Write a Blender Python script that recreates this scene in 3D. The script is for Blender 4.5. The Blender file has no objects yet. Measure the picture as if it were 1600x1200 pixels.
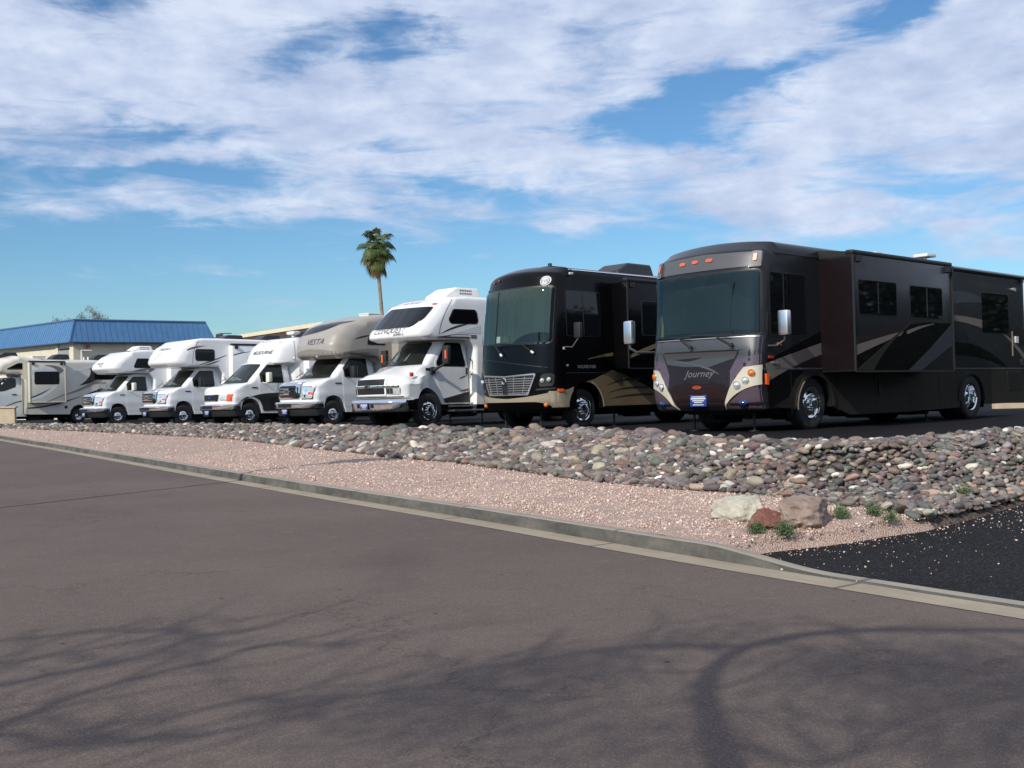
import bpy, bmesh, math, random
import numpy as np
from mathutils import Vector, Matrix
from mathutils.bvhtree import BVHTree
from mathutils import noise as mnoise

scene = bpy.context.scene
COL = scene.collection
R = math.radians
random.seed(7); rng = np.random.default_rng(7)

# ------------------------------------------------------------------ camera
cd = bpy.data.cameras.new('camera'); cam = bpy.data.objects.new('camera', cd); COL.objects.link(cam)
cd.sensor_width = 36.0; cd.lens = 36.0 * 1700 / 1600; cd.clip_end = 6000; cd.clip_start = 0.1
_roll = R(1.3); _pitch = -math.atan(12 / 1700)
_f = Vector((0, math.cos(_pitch), math.sin(_pitch))); _u = Vector((0, -math.sin(_pitch), math.cos(_pitch))); _r = Vector((1, 0, 0))
_r2 = _r * math.cos(_roll) - _u * math.sin(_roll); _u2 = _u * math.cos(_roll) + _r * math.sin(_roll)
cam.matrix_world = Matrix(((_r2.x, _u2.x, -_f.x, 0), (_r2.y, _u2.y, -_f.y, 0), (_r2.z, _u2.z, -_f.z, 0), (0, 0, 0, 1)))
scene.camera = cam

# ------------------------------------------------------------------ sun, sky, exposure
SUN_EL = R(33.0); SUNH = Vector((-0.587, -0.81)).normalized()
TOSUN = Vector((SUNH.x * math.cos(SUN_EL), SUNH.y * math.cos(SUN_EL), math.sin(SUN_EL)))
sl = bpy.data.lights.new('sun', 'SUN'); sl.energy = 4.1; sl.angle = R(0.53); sl.color = (1.0, 0.94, 0.84)
so = bpy.data.objects.new('sun', sl); COL.objects.link(so); so.rotation_euler = TOSUN.to_track_quat('Z', 'Y').to_euler()
scene.view_settings.view_transform = 'Standard'; scene.view_settings.look = 'None'
scene.view_settings.exposure = 0.0; scene.view_settings.gamma = 1.0; scene.view_settings.use_curve_mapping = False

class NT:
    """tiny node helper"""
    def __init__(s, tree): s.t = tree; s.n = tree.nodes; s.l = tree.links
    def node(s, typ, **kw):
        n = s.n.new(typ)
        for k, v in kw.items(): setattr(n, k, v)
        return n
    def put(s, sock, v):
        if hasattr(v, 'is_output') or isinstance(v, bpy.types.NodeSocket): s.l.new(v, sock)
        else: sock.default_value = v
    def math(s, op, a, b=0.0, c=None, clamp=False):
        n = s.node('ShaderNodeMath', operation=op, use_clamp=clamp)
        s.put(n.inputs[0], a); s.put(n.inputs[1], b)
        if c is not None: s.put(n.inputs[2], c)
        return n.outputs[0]
    def noise(s, vec, scale=5, detail=4, rough=.5, dist=0, out=0, dims='3D'):
        n = s.node('ShaderNodeTexNoise', noise_dimensions=dims)
        if vec is not None: s.l.new(vec, n.inputs['Vector'])
        n.inputs['Scale'].default_value = scale; n.inputs['Detail'].default_value = detail
        n.inputs['Roughness'].default_value = rough; n.inputs['Distortion'].default_value = dist
        return n.outputs[out]
    def vor(s, vec, scale=5, feature='F1', out='Distance', rand=1.0):
        n = s.node('ShaderNodeTexVoronoi', feature=feature)
        if vec is not None: s.l.new(vec, n.inputs['Vector'])
        n.inputs['Scale'].default_value = scale; n.inputs['Randomness'].default_value = rand
        return n.outputs[out]
    def ramp(s, fac, stops, interp='LINEAR'):
        n = s.node('ShaderNodeValToRGB'); cr = n.color_ramp; cr.interpolation = interp
        while len(cr.elements) < len(stops): cr.elements.new(0.5)
        for e, (p, c) in zip(cr.elements, stops):
            e.position = p; e.color = (c, c, c, 1) if isinstance(c, (int, float)) else (*c, 1)
        s.l.new(fac, n.inputs[0]); return n.outputs[0]
    def mix(s, fac, a, b, mode='MIX'):
        n = s.node('ShaderNodeMix', data_type='RGBA', blend_type=mode)
        s.put(n.inputs[0], fac)
        for sock, v in ((n.inputs[6], a), (n.inputs[7], b)):
            s.put(sock, (*v, 1) if isinstance(v, tuple) and len(v) == 3 else v)
        return n.outputs[2]
    def sep(s, v):
        n = s.node('ShaderNodeSeparateXYZ'); s.l.new(v, n.inputs[0]); return n.outputs
    def comb(s, x, y, z=0.0):
        n = s.node('ShaderNodeCombineXYZ'); s.put(n.inputs[0], x); s.put(n.inputs[1], y); s.put(n.inputs[2], z); return n.outputs[0]
    def vmap(s, v, loc=(0, 0, 0), scale=(1, 1, 1), rot=(0, 0, 0)):
        n = s.node('ShaderNodeMapping'); s.l.new(v, n.inputs[0])
        n.inputs[1].default_value = loc; n.inputs[2].default_value = rot; n.inputs[3].default_value = scale; return n.outputs[0]
    def bump(s, h, strength=.3, dist=.02, normal=None):
        n = s.node('ShaderNodeBump'); s.l.new(h, n.inputs['Height'])
        n.inputs['Strength'].default_value = strength; n.inputs['Distance'].default_value = dist
        if normal is not None: s.l.new(normal, n.inputs['Normal'])
        return n.outputs[0]

# world: Nishita sky with a cloud deck defined by direction (azimuth, elevation)
w = bpy.data.worlds.new('World'); scene.world = w; w.use_nodes = True
wt = NT(w.node_tree); w.node_tree.nodes.clear()
sky = wt.node('ShaderNodeTexSky', sky_type='NISHITA', sun_disc=False, sun_elevation=SUN_EL,
              sun_rotation=math.atan2(TOSUN.x, TOSUN.y) % (2 * math.pi), altitude=400, air_density=1.0, dust_density=0.6, ozone_density=2.0)
gen = wt.node('ShaderNodeTexCoord').outputs['Generated']
gx, gy, gz = wt.sep(gen)
az = wt.math('ARCTAN2', gx, gy)
el = wt.math('ARCSINE', gz)
uv = wt.comb(az, el)
def blob(cx, cy, rx, ry, rot, amp):
    cx, cy, rx, ry = cx * .905, cy * .905, rx * .905, ry * .905
    # cx,cy: azimuth/elevation in degrees of the patch centre
    ca, sa = math.cos(R(rot)), math.sin(R(rot))
    dx = wt.math('SUBTRACT', az_w, R(cx)); dy = wt.math('SUBTRACT', el_w, R(cy))
    a = wt.math('DIVIDE', wt.math('ADD', wt.math('MULTIPLY', dx, ca), wt.math('MULTIPLY', dy, sa)), R(rx))
    b = wt.math('DIVIDE', wt.math('SUBTRACT', wt.math('MULTIPLY', dy, ca), wt.math('MULTIPLY', dx, sa)), R(ry))
    q = wt.math('ADD', wt.math('MULTIPLY', a, a), wt.math('MULTIPLY', b, b))
    return wt.math('MULTIPLY', wt.math('EXPONENT', wt.math('MULTIPLY', q, -1.0)), amp)
warpn = wt.noise(wt.vmap(uv, scale=(1, 1.8, 1), rot=(0, 0, R(-10))), scale=7, detail=5, rough=.6, out=1)
wr, wg, wb_ = wt.sep(warpn)
az_w = wt.math('ADD', az, wt.math('MULTIPLY', wt.math('SUBTRACT', wr, .5), .16))
el_w = wt.math('ADD', el, wt.math('MULTIPLY', wt.math('SUBTRACT', wg, .5), .07))
# lower limit of the cloud deck: clear band above the horizon, lower to the right
lim = wt.math('ADD', R(8.3), wt.math('MULTIPLY', az_w, -.075))
base = wt.math('MULTIPLY', wt.math('SUBTRACT', el_w, lim), 14.0)
base = wt.math('MINIMUM', base, 0.95)
base = wt.math('MAXIMUM', base, -0.55)
#HOLES
holes = [(-6.3, 19.0, 3.8, 1.6, -4, -1.35), (-12.5, 18.0, 2.8, .8, 20, -.8), (-22.5, 20.6, 2.6, .8, 0, -1.0),
         (8.3, 15.0, 5.6, 1.5, 8, -1.6), (11.5, 13.6, 2.2, .8, -15, -.8), (14.5, 16.4, 5.0, .8, 12, -.9), (22.4, 19.2, 4.2, 1.2, 16, -1.3),
         (-18.5, 14.2, 6.0, .55, -2, -.75), (-17.0, 11.9, 6.0, .55, -2, -.8), (-9.5, 13.4, 4.0, .5, 8, -.5), (-26.5, 13.6, 3.0, .5, 0, -.45),
         (-2.5, 10.6, 3.6, .7, -4, -.7), (.5, 20.5, 3.0, .7, -8, -.5), (-.5, 14.6, 3.2, .6, 3, -.35), (14.5, 12.2, 3.0, .5, 10, -.35),
         (24.0, 9.3, 4.0, .45, 0, -.35), (15, 20.6, 3, .5, 10, -.3), (-26.5, 17.2, 2.0, .4, 20, -.25)]
for h in holes: base = wt.math('ADD', base, blob(*h))
for h in [(-21.5, 10.0, 5.5, .75, -1, .75), (-12.0, 10.0, 4.2, .6, -2, .6), (-19, 12.9, 5.5, .55, 3, .45), (2.6, 8.9, 3.2, .35, -3, .55), (-6.0, 9.8, 2.4, .35, 0, .4),
          (13, 9.4, 6, .8, -6, .35), (21, 7.6, 5.5, .6, -4, .5), (26, 6.0, 3.5, .4, 0, .35), (13.5, 7.6, 4, .4, -3, .3)]:
    base = wt.math('ADD', base, blob(*h))
nv = wt.vmap(uv, scale=(1, 2.4, 1), rot=(0, 0, R(8)))
n1 = wt.noise(nv, scale=8, detail=7, rough=.54, dist=.6)
n2 = wt.noise(wt.vmap(uv, scale=(1, 5.2, 1), rot=(0, 0, R(-16)), loc=(3, 1, 0)), scale=11, detail=7, rough=.60, dist=1.0)
nn = wt.math('ADD', wt.math('MULTIPLY', wt.math('SUBTRACT', n1, .5), 2.4), wt.math('MULTIPLY', wt.math('SUBTRACT', n2, .5), 2.0))
dens = wt.math('ADD', base, nn)
cov = wt.node('ShaderNodeMapRange', interpolation_type='SMOOTHSTEP'); wt.l.new(dens, cov.inputs[0])
cov.inputs[1].default_value = -.38; cov.inputs[2].default_value = .86; cov.inputs[3].default_value = 0; cov.inputs[4].default_value = .97
n3 = wt.noise(wt.vmap(uv, scale=(1, 2.2, 1), loc=(9, 4, 0), rot=(0, 0, R(5))), scale=11, detail=6, rough=.6)
ccol = wt.ramp(n3, [(.3, (4.9, 6.0, 8.5)), (.48, (6.5, 7.5, 9.8)), (.64, (8.2, 9.1, 10.9))])
skyc = wt.mix(1.0, sky.outputs[0], (.72, 1.06, 1.30), mode='MULTIPLY')
mixc = wt.mix(cov.outputs[0], skyc, ccol)
bg = wt.node('ShaderNodeBackground'); wt.l.new(mixc, bg.inputs[0]); bg.inputs[1].default_value = 0.088
wo = wt.node('ShaderNodeOutputWorld'); wt.l.new(bg.outputs[0], wo.inputs[0])
w.cycles.sampling_method = 'MANUAL'; w.cycles.sample_map_resolution = 512

# ------------------------------------------------------------------ materials
MATS = {}
def mat_base(name):
    m = bpy.data.materials.new(name); m.use_nodes = True; t = NT(m.node_tree)
    b = m.node_tree.nodes['Principled BSDF']; MATS[name] = m
    return m, t, b
def mat(name, col, rough=.5, metal=0.0, coat=0.0, var=.06, vscale=3.0, spec=.5, emit=None, bump=None, flake=0):
    m, t, b = mat_base(name)
    oc = t.node('ShaderNodeTexCoord').outputs['Object']
    if var:
        n = t.noise(oc, scale=vscale, detail=5, rough=.6)
        lo = tuple(c * (1 - var) for c in col); hi = tuple(min(1, c * (1 + var)) for c in col)
        t.l.new(t.ramp(n, [(.3, lo), (.7, hi)]), b.inputs['Base Color'])
        r_ = t.math('ADD', t.math('MULTIPLY', t.noise(oc, scale=vscale * 4, detail=4), .12 * rough + .02), rough - .03)
        t.l.new(r_, b.inputs['Roughness'])
    else:
        b.inputs['Base Color'].default_value = (*col, 1); b.inputs['Roughness'].default_value = rough
    b.inputs['Metallic'].default_value = metal
    b.inputs['Coat Weight'].default_value = coat; b.inputs['Coat Roughness'].default_value = .04
    b.inputs['Specular IOR Level'].default_value = spec
    if bump:
        t.l.new(t.bump(t.noise(oc, scale=bump[0], detail=4), bump[1], bump[2]), b.inputs['Normal'])
    if emit:
        b.inputs['Emission Color'].default_value = (*emit[0], 1); b.inputs['Emission Strength'].default_value = emit[1]
    return m
def paint(name, col, rough=.32, metal=0.0, coat=.7, var=.05, dirt=.12, wav=.0012, spec=.35):
    """vehicle finish: base + clear coat, slight panel waviness and road dust"""
    m, t, b = mat_base(name)
    oc = t.node('ShaderNodeTexCoord').outputs['Object']
    ge = t.node('ShaderNodeNewGeometry').outputs
    n = t.noise(oc, scale=1.3, detail=6, rough=.65)
    lo = tuple(c * (1 - var) for c in col); hi = tuple(min(1, c * (1 + var)) for c in col)
    c = t.ramp(n, [(.3, lo), (.7, hi)])
    if dirt:
        z = t.sep(oc)[2]
        f = t.math('MULTIPLY', t.math('SUBTRACT', 1.3, z, clamp=True), t.math('MULTIPLY', t.noise(oc, scale=6, detail=6, rough=.7), dirt * 1.6), clamp=True)
        c = t.mix(f, c, (.20, .17, .14))
    t.l.new(c, b.inputs['Base Color'])
    t.l.new(t.math('ADD', t.math('MULTIPLY', t.noise(oc, scale=9, detail=5), .1), rough - .05), b.inputs['Roughness'])
    b.inputs['Metallic'].default_value = metal; b.inputs['Coat Weight'].default_value = coat; b.inputs['Coat Roughness'].default_value = .03
    b.inputs['Specular IOR Level'].default_value = spec
    if wav: t.l.new(t.bump(t.noise(oc, scale=1.7, detail=2), .5, wav * 6), b.inputs['Normal'])
    return m
M = {}
M['white'] = paint('white_gelcoat', (.78, .78, .77), .35)
M['white_cab'] = paint('white_cab_paint', (.76, .77, .77), .25, coat=.9)
M['cream'] = paint('cream_gelcoat', (.66, .62, .49), .35)
M['tan_rv'] = paint('sand_gelcoat', (.60, .575, .49), .35)
M['vesta'] = paint('taupe_paint', (.315, .29, .25), .38, metal=.0, coat=.5)
M['vesta_lo'] = paint('dark_taupe_paint', (.20, .18, .155), .4, metal=.0, coat=.4)
M['black'] = paint('black_paint', (.0025, .0025, .0030), .22, coat=.10, dirt=.012, spec=.16)
M['nearblack'] = paint('charcoal_paint', (.020, .021, .024), .25, coat=1.0, dirt=.04)
M['grey_dk'] = paint('dark_grey_metallic_paint', (.032, .035, .043), .34, metal=.1, coat=.5, dirt=.05)
M['grey_side'] = paint('slate_paint', (.0110, .0120, .0145), .30, metal=0, coat=.2, dirt=.03, spec=.28)
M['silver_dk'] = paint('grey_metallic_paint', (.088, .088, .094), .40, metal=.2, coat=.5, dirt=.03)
M['maroon'] = paint('maroon_paint', (.0125, .0050, .0075), .3, coat=.3, dirt=.04)
M['maroon_dk'] = paint('dark_maroon_paint', (.0055, .0018, .0025), .35, coat=.2, dirt=.02)
M['maroon_lt'] = paint('plum_metallic_paint', (.105, .072, .094), .36, metal=.2, coat=.5, dirt=.04)
M['brown_stripe'] = paint('brown_stripe_paint', (.135, .112, .100), .35, coat=.5, dirt=.04)
M['pod'] = paint('beige_lamp_pod_paint', (.52, .48, .38), .38, coat=.5, dirt=.03)
M['champagne'] = paint('champagne_paint', (.34, .29, .21), .38, metal=.15, coat=.6, dirt=.06)
M['gold_lo'] = paint('bronze_paint', (.20, .145, .078), .38, metal=.2, coat=.6, dirt=.1)
M['olive_lo'] = paint('olive_grey_paint', (.0175, .0160, .0130), .34, metal=0, coat=.15, dirt=.06, spec=.22)
M['grey_graphic'] = mat('grey_decal', (.16, .15, .15), .4, coat=.3)
M['black_graphic'] = mat('black_decal', (.018, .018, .022), .35, coat=.3)
M['brown_graphic'] = mat('brown_decal', (.085, .062, .05), .4, coat=.3)
M['lblue_graphic'] = mat('pale_blue_grey_decal', (.58, .62, .62), .4, coat=.3)
M['tan_graphic'] = mat('taupe_decal', (.25, .22, .185), .4, coat=.3)
M['red_graphic'] = mat('red_decal', (.28, .05, .02), .4, coat=.3)
M['letter_grey'] = mat('grey_lettering', (.11, .10, .10), .4)
M['letter_blue'] = mat('slate_blue_lettering', (.045, .055, .09), .4)
M['letter_silver'] = mat('silver_lettering', (.45, .45, .46), .3, metal=.6)
M['glass'] = mat('dark_tinted_glass', (.004, .0045, .006), .03, coat=0, var=0, spec=.42)
M['cabglass'] = mat('green_tinted_glass', (.008, .011, .0095), .03, coat=0, var=.5, vscale=2.2, spec=.42)
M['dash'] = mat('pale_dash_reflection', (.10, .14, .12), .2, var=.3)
M['frame'] = mat('black_rubber_frame', (.012, .012, .012), .45, var=0)
M['trimblack'] = mat('black_plastic', (.018, .018, .019), .5, bump=(60, .2, .004))
M['chrome'] = mat('chrome', (.78, .79, .80), .07, metal=1.0, var=.04)
M['alu'] = mat('polished_aluminium', (.82, .83, .84), .32, metal=1.0, var=.06)
M['dkmetal'] = mat('dark_steel', (.04, .04, .042), .45, metal=.6)
M['rubber'] = mat('tyre_rubber', (.018, .017, .017), .8, bump=(40, .4, .01))
M['amber'] = mat('amber_lens', (.65, .16, .01), .12, coat=1.0, var=0)
M['orange'] = mat('orange_lens', (.75, .10, .015), .15, coat=1.0, var=0)
M['red'] = mat('red_lens', (.35, .02, .01), .2, coat=1, var=0)
M['lamp'] = mat('clear_headlamp', (.68, .70, .70), .10, metal=.4, coat=1.0, var=.25, vscale=14)
M['bluelens'] = mat('blue_tinted_lens', (.03, .07, .22), .08, metal=.6, coat=1.0, var=0)
M['plate'] = mat('blue_plate', (.018, .045, .22), .45)
M['plate_w'] = mat('white_plate_print', (.55, .57, .60), .5)
M['white_plastic'] = mat('white_plastic', (.72, .71, .66), .5)
M['ac_white'] = mat('white_air_conditioner_shell', (.74, .74, .70), .5)
M['ac_black'] = mat('black_air_conditioner_shell', (.016, .016, .018), .4)
M['mirror_white'] = mat('white_mirror_shell', (.74, .73, .64), .4)
M['under'] = mat('underbody_black', (.012, .012, .012), .8)
M['curtain'] = mat('grey_green_curtain', (.052, .076, .074), .8, var=.15, vscale=1.2)
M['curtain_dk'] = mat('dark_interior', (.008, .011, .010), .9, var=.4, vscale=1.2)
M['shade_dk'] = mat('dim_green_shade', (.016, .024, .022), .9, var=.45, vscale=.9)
M['seatcloth'] = mat('beige_seat_cloth', (.16, .14, .10), .9)

def clearglass():
    m, t, b = mat_base('windshield_glass'); t.n.remove(b)
    out = [n for n in t.n if n.type == 'OUTPUT_MATERIAL'][0]
    tr = t.node('ShaderNodeBsdfTransparent'); tr.inputs[0].default_value = (.66, .74, .68, 1)
    gl = t.node('ShaderNodeBsdfGlossy'); gl.inputs['Roughness'].default_value = .015; gl.inputs[0].default_value = (.9, .97, 1, 1)
    fr = t.node('ShaderNodeFresnel'); fr.inputs[0].default_value = 1.55
    f = t.math('ADD', t.math('MULTIPLY', fr.outputs[0], .85), .005, clamp=True)
    oc = t.node('ShaderNodeTexCoord').outputs['Object']
    t.l.new(t.bump(t.noise(oc, scale=1.5, detail=2), .35, .01), gl.inputs['Normal'])
    mx = t.node('ShaderNodeMixShader'); t.l.new(f, mx.inputs[0]); t.l.new(tr.outputs[0], mx.inputs[1]); t.l.new(gl.outputs[0], mx.inputs[2])
    t.l.new(mx.outputs[0], out.inputs[0]); return m
M['windshield'] = clearglass()

# ------------------------------------------------------------------ object helpers
def tag(o, label=None, cat=None, group=None, kind=None):
    if label: o['label'] = label
    if cat: o['category'] = cat
    if group: o['group'] = group
    if kind: o['kind'] = kind
    return o
def empty(name, M4=None, parent=None):
    o = bpy.data.objects.new(name, None); COL.objects.link(o); o.empty_display_size = .3
    if M4 is not None: o.matrix_world = M4
    if parent is not None: o.parent = parent
    return o
def link(name, me, parent=None, loc=None, rot=None):
    o = bpy.data.objects.new(name, me); COL.objects.link(o)
    if parent is not None: o.parent = parent
    if loc is not None: o.location = loc
    if rot is not None: o.rotation_euler = rot
    return o
def finish(name, bm, mats, parent=None, smooth=35, loc=None, rot=None, recalc=True):
    if recalc: bmesh.ops.recalc_face_normals(bm, faces=bm.faces[:])
    me = bpy.data.meshes.new(name); bm.to_mesh(me); bm.free()
    for m_ in (mats if isinstance(mats, (list, tuple)) else [mats]): me.materials.append(m_)
    if smooth:
        me.shade_smooth(); me.set_sharp_from_angle(angle=R(smooth))
    return link(name, me, parent, loc, rot)
def add_box(bm, c, s, mi=0, rotz=0, bev=0, taper=1.0, rot=None):
    vs = []
    ca, sa = math.cos(rotz), math.sin(rotz)
    for dz in (-1, 1):
        k = taper if dz > 0 else 1
        for dx, dy in ((-1, -1), (1, -1), (1, 1), (-1, 1)):
            x, y = dx * s[0] / 2 * k, dy * s[1] / 2 * k
            p = Vector((x * ca - y * sa, x * sa + y * ca, dz * s[2] / 2))
            if rot is not None: p = rot @ p
            vs.append(bm.verts.new(p + Vector(c)))
    fs = [bm.faces.new([vs[i] for i in q]) for q in ((3, 2, 1, 0), (4, 5, 6, 7), (0, 1, 5, 4), (1, 2, 6, 5), (2, 3, 7, 6), (3, 0, 4, 7))]
    for f_ in fs: f_.material_index = mi
    if bev:
        es = list({e for f_ in fs for e in f_.edges})
        r_ = bmesh.ops.bevel(bm, geom=es, offset=bev, segments=2, affect='EDGES', profile=.6)
        for f_ in r_['faces']: f_.material_index = mi
    return vs
def add_tube(bm, pts, rad, seg=8, mi=0, caps=True):
    pts = [Vector(p) for p in pts]; rads = rad if isinstance(rad, (list, tuple)) else [rad] * len(pts)
    rings = []; prev = None
    for i, p in enumerate(pts):
        t_ = (pts[min(i + 1, len(pts) - 1)] - pts[max(i - 1, 0)]).normalized()
        a = prev if prev is not None else (Vector((0, 0, 1)) if abs(t_.z) < .9 else Vector((1, 0, 0)))
        x = (a - t_ * a.dot(t_)).normalized(); y = t_.cross(x); prev = x
        rings.append([bm.verts.new(p + (x * math.cos(k * 2 * math.pi / seg) + y * math.sin(k * 2 * math.pi / seg)) * rads[i]) for k in range(seg)])
    for a, b in zip(rings, rings[1:]):
        for k in range(seg):
            f_ = bm.faces.new((a[k], a[(k + 1) % seg], b[(k + 1) % seg], b[k])); f_.material_index = mi
    if caps:
        for q in (rings[0][::-1], rings[-1]):
            f_ = bm.faces.new(q); f_.material_index = mi
def add_lathe(bm, prof, seg=32, axis='y', mi=0, c=(0, 0, 0)):
    """prof: (radius, along); mi may be list per span"""
    rings = []
    for r_, h in prof:
        ring = []
        for k in range(seg):
            a = 2 * math.pi * k / seg; u_, v_ = r_ * math.cos(a), r_ * math.sin(a)
            p = (u_, h, v_) if axis == 'y' else ((u_, v_, h) if axis == 'z' else (h, u_, v_))
            ring.append(bm.verts.new(Vector(p) + Vector(c)))
        rings.append(ring)
    for i, (a, b) in enumerate(zip(rings, rings[1:])):
        for k in range(seg):
            try:
                f_ = bm.faces.new((a[k], a[(k + 1) % seg], b[(k + 1) % seg], b[k])); f_.material_index = mi[i] if isinstance(mi, list) else mi
            except ValueError: pass
def rpoly(pts, seg=5):
    """round the corners of a closed polygon; pts = (u,v,r[,flag]) -> list of (u,v,flag)"""
    out = []; n = len(pts)
    for i in range(n):
        p = Vector(pts[i][:2]); r_ = pts[i][2] if len(pts[i]) > 2 else 0; fl = pts[i][3] if len(pts[i]) > 3 else 1.0
        a = Vector(pts[i - 1][:2]); b = Vector(pts[(i + 1) % n][:2])
        if r_ <= 0: out.append((p.x, p.y, fl)); continue
        d1 = (a - p); d2 = (b - p); l1, l2 = d1.length, d2.length
        if l1 < 1e-6 or l2 < 1e-6: continue
        d1 /= l1; d2 /= l2; ang = math.acos(max(-1, min(1, d1.dot(d2))))
        if ang > math.pi - .02: out.append((p.x, p.y, fl)); continue
        tl = min(r_ / math.tan(ang / 2), l1 * .49, l2 * .49); rr = tl * math.tan(ang / 2)
        c = p + (d1 + d2).normalized() * (rr / math.sin(ang / 2))
        s0 = p + d1 * tl; s1 = p + d2 * tl
        a0 = math.atan2(*(s0 - c).yx); a1 = math.atan2(*(s1 - c).yx)
        da = (a1 - a0 + math.pi) % (2 * math.pi) - math.pi
        for k in range(seg + 1):
            a_ = a0 + da * k / seg; out.append((c.x + rr * math.cos(a_), c.y + rr * math.sin(a_), fl))
    return out
def arch(cx, zb, r_, rz=None, n=12):
    rz = rz or r_
    return [(cx - r_ * math.cos(math.pi * k / n), zb + rz * math.sin(math.pi * k / n), 0, 0.0) for k in range(n + 1)]
def rrect(x0, z0, x1, z1, r_=.05, seg=4):
    x0, x1 = min(x0, x1), max(x0, x1); z0, z1 = min(z0, z1), max(z0, z1)
    return [(a, b) for a, b, _ in rpoly([(x0, z0, r_), (x1, z0, r_), (x1, z1, r_), (x0, z1, r_)], seg)]
def slice_grid(bm, steps, lo, hi):
    for ax, st in enumerate(steps):
        if not st: continue
        k = math.floor(lo[ax] / st) + 1
        while k * st < hi[ax] - 1e-4:
            co = [0, 0, 0]; co[ax] = k * st; no = [0, 0, 0]; no[ax] = 1
            bmesh.ops.bisect_plane(bm, geom=bm.verts[:] + bm.edges[:] + bm.faces[:], dist=1e-5, plane_co=co, plane_no=no)
            k += 1
def shell(outline, W, bev, grid=(.3, 0, .3), ysub=6, bevseg=4, deform=None, y0=None):
    """body: closed side outline lofted across the width with rounded side edges, then deformed"""
    pts = rpoly(outline); n = len(pts)
    P = [Vector(p[:2]) for p in pts]; fl = [p[2] for p in pts]
    nrm = []
    for i in range(n):
        a = P[i] - P[i - 1]; b = P[(i + 1) % n] - P[i]
        na = Vector((-a.y, a.x)).normalized() if a.length > 1e-7 else Vector((0, 0)); nb = Vector((-b.y, b.x)).normalized() if b.length > 1e-7 else na
        m_ = na + nb
        if m_.length < 1e-5: m_ = na.copy()
        m_.normalize(); c = max(.6, m_.dot(nb)); nrm.append(m_ / c)
    rings = []
    ang = [math.pi / 2 * k / bevseg for k in range(bevseg + 1)]
    half = [(bev * (1 - math.cos(a)), W - bev + bev * math.sin(a)) for a in ang]
    ys = [(d, -y) for d, y in reversed(half)] + [(0, -(W - bev) + 2 * (W - bev) * k / ysub) for k in range(1, ysub)] + half
    bm = bmesh.new()
    for d, y in ys:
        rings.append([bm.verts.new((P[i].x + nrm[i].x * d * fl[i], y, P[i].y + nrm[i].y * d * fl[i])) for i in range(n)])
    for a, b in zip(rings, rings[1:]):
        for i in range(n):
            bm.faces.new((a[i], a[(i + 1) % n], b[(i + 1) % n], b[i]))
    bm.faces.new(rings[0][::-1]); bm.faces.new(rings[-1])
    lo = (min(p.x for p in P), -W, min(p.y for p in P)); hi = (max(p.x for p in P), W, max(p.y for p in P))
    slice_grid(bm, grid, lo, hi)
    if deform:
        for v in bm.verts: v.co = deform(v.co.copy())
    bmesh.ops.recalc_face_normals(bm, faces=bm.faces[:])
    return bm
def body(name, m_, outline, W, bev, parent, smooth=32, **kw):
    bm = shell(outline, W, bev, **kw)
    bvh = BVHTree.FromBMesh(bm)
    return finish(name, bm, m_, parent, smooth), bvh
AX = {'L': (lambda u, v: Vector((u, 9, v)), Vector((0, -1, 0))), 'R': (lambda u, v: Vector((u, -9, v)), Vector((0, 1, 0))),
      'F': (lambda u, v: Vector((12, u, v)), Vector((-1, 0, 0))), 'B': (lambda u, v: Vector((-30, u, v)), Vector((1, 0, 0))),
      'T': (lambda u, v: Vector((u, v, 12)), Vector((0, 0, -1)))}
def cast(bvh, axis, u, v, off):
    o, d = AX[axis][0](u, v), AX[axis][1]
    h = bvh.ray_cast(o, d)
    if h[0] is None:
        best = None
        for du, dv in ((.04, 0), (-.04, 0), (0, .04), (0, -.04), (.1, 0), (-.1, 0), (0, .1), (0, -.1), (.2, 0), (-.2, 0), (0, .2), (0, -.2)):
            h = bvh.ray_cast(AX[axis][0](u + du, v + dv), d)
            if h[0] is not None: break
        if h[0] is None: return bvh.find_nearest(Vector((0 if axis in 'FB' else o.x, 0 if axis in 'LR' else o.y, o.z)))[0] - d * off
        p = AX[axis][0](u, v); dd = (h[0] - p).dot(d); return p + d * (dd - off)
    return h[0] - d * off
def panel(name, m_, bvh, poly, axis, parent, off=.006, depth=.02, step=.12, smooth=40, fold=None, plane=None):
    """a thin plate that follows the surface it lies on"""
    bm = bmesh.new()
    vs = [bm.verts.new((p[0], p[1], 0)) for p in poly]
    bm.faces.new(vs)
    lo = [min(p[k] for p in poly) for k in (0, 1)] + [0]; hi = [max(p[k] for p in poly) for k in (0, 1)] + [0]
    if step: slice_grid(bm, (step, step, 0) if not isinstance(step, tuple) else step, lo, hi)
    bmesh.ops.triangulate(bm, faces=[f_ for f_ in bm.faces if len(f_.verts) > 4])
    d = AX[axis][1]
    for v in bm.verts:
        u_, w_ = v.co.x, v.co.y
        o_ = off + (fold(u_, w_) if fold else 0)
        if plane is not None:
            p = AX[axis][0](u_, w_)
            if axis in 'FB': p.x = plane + o_ * (1 if axis == 'F' else -1)
            elif axis in 'LR': p.y = (plane + o_) * (1 if axis == 'L' else -1)
            else: p.z = plane + o_
            v.co = p
        else: v.co = cast(bvh, axis, u_, w_, o_)
    if depth:
        edges = [e for e in bm.edges if e.is_boundary]
        r_ = bmesh.ops.extrude_edge_only(bm, edges=edges)
        for g in r_['geom']:
            if isinstance(g, bmesh.types.BMVert): g.co += d * depth
    return finish(name, bm, m_, parent, smooth)
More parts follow.
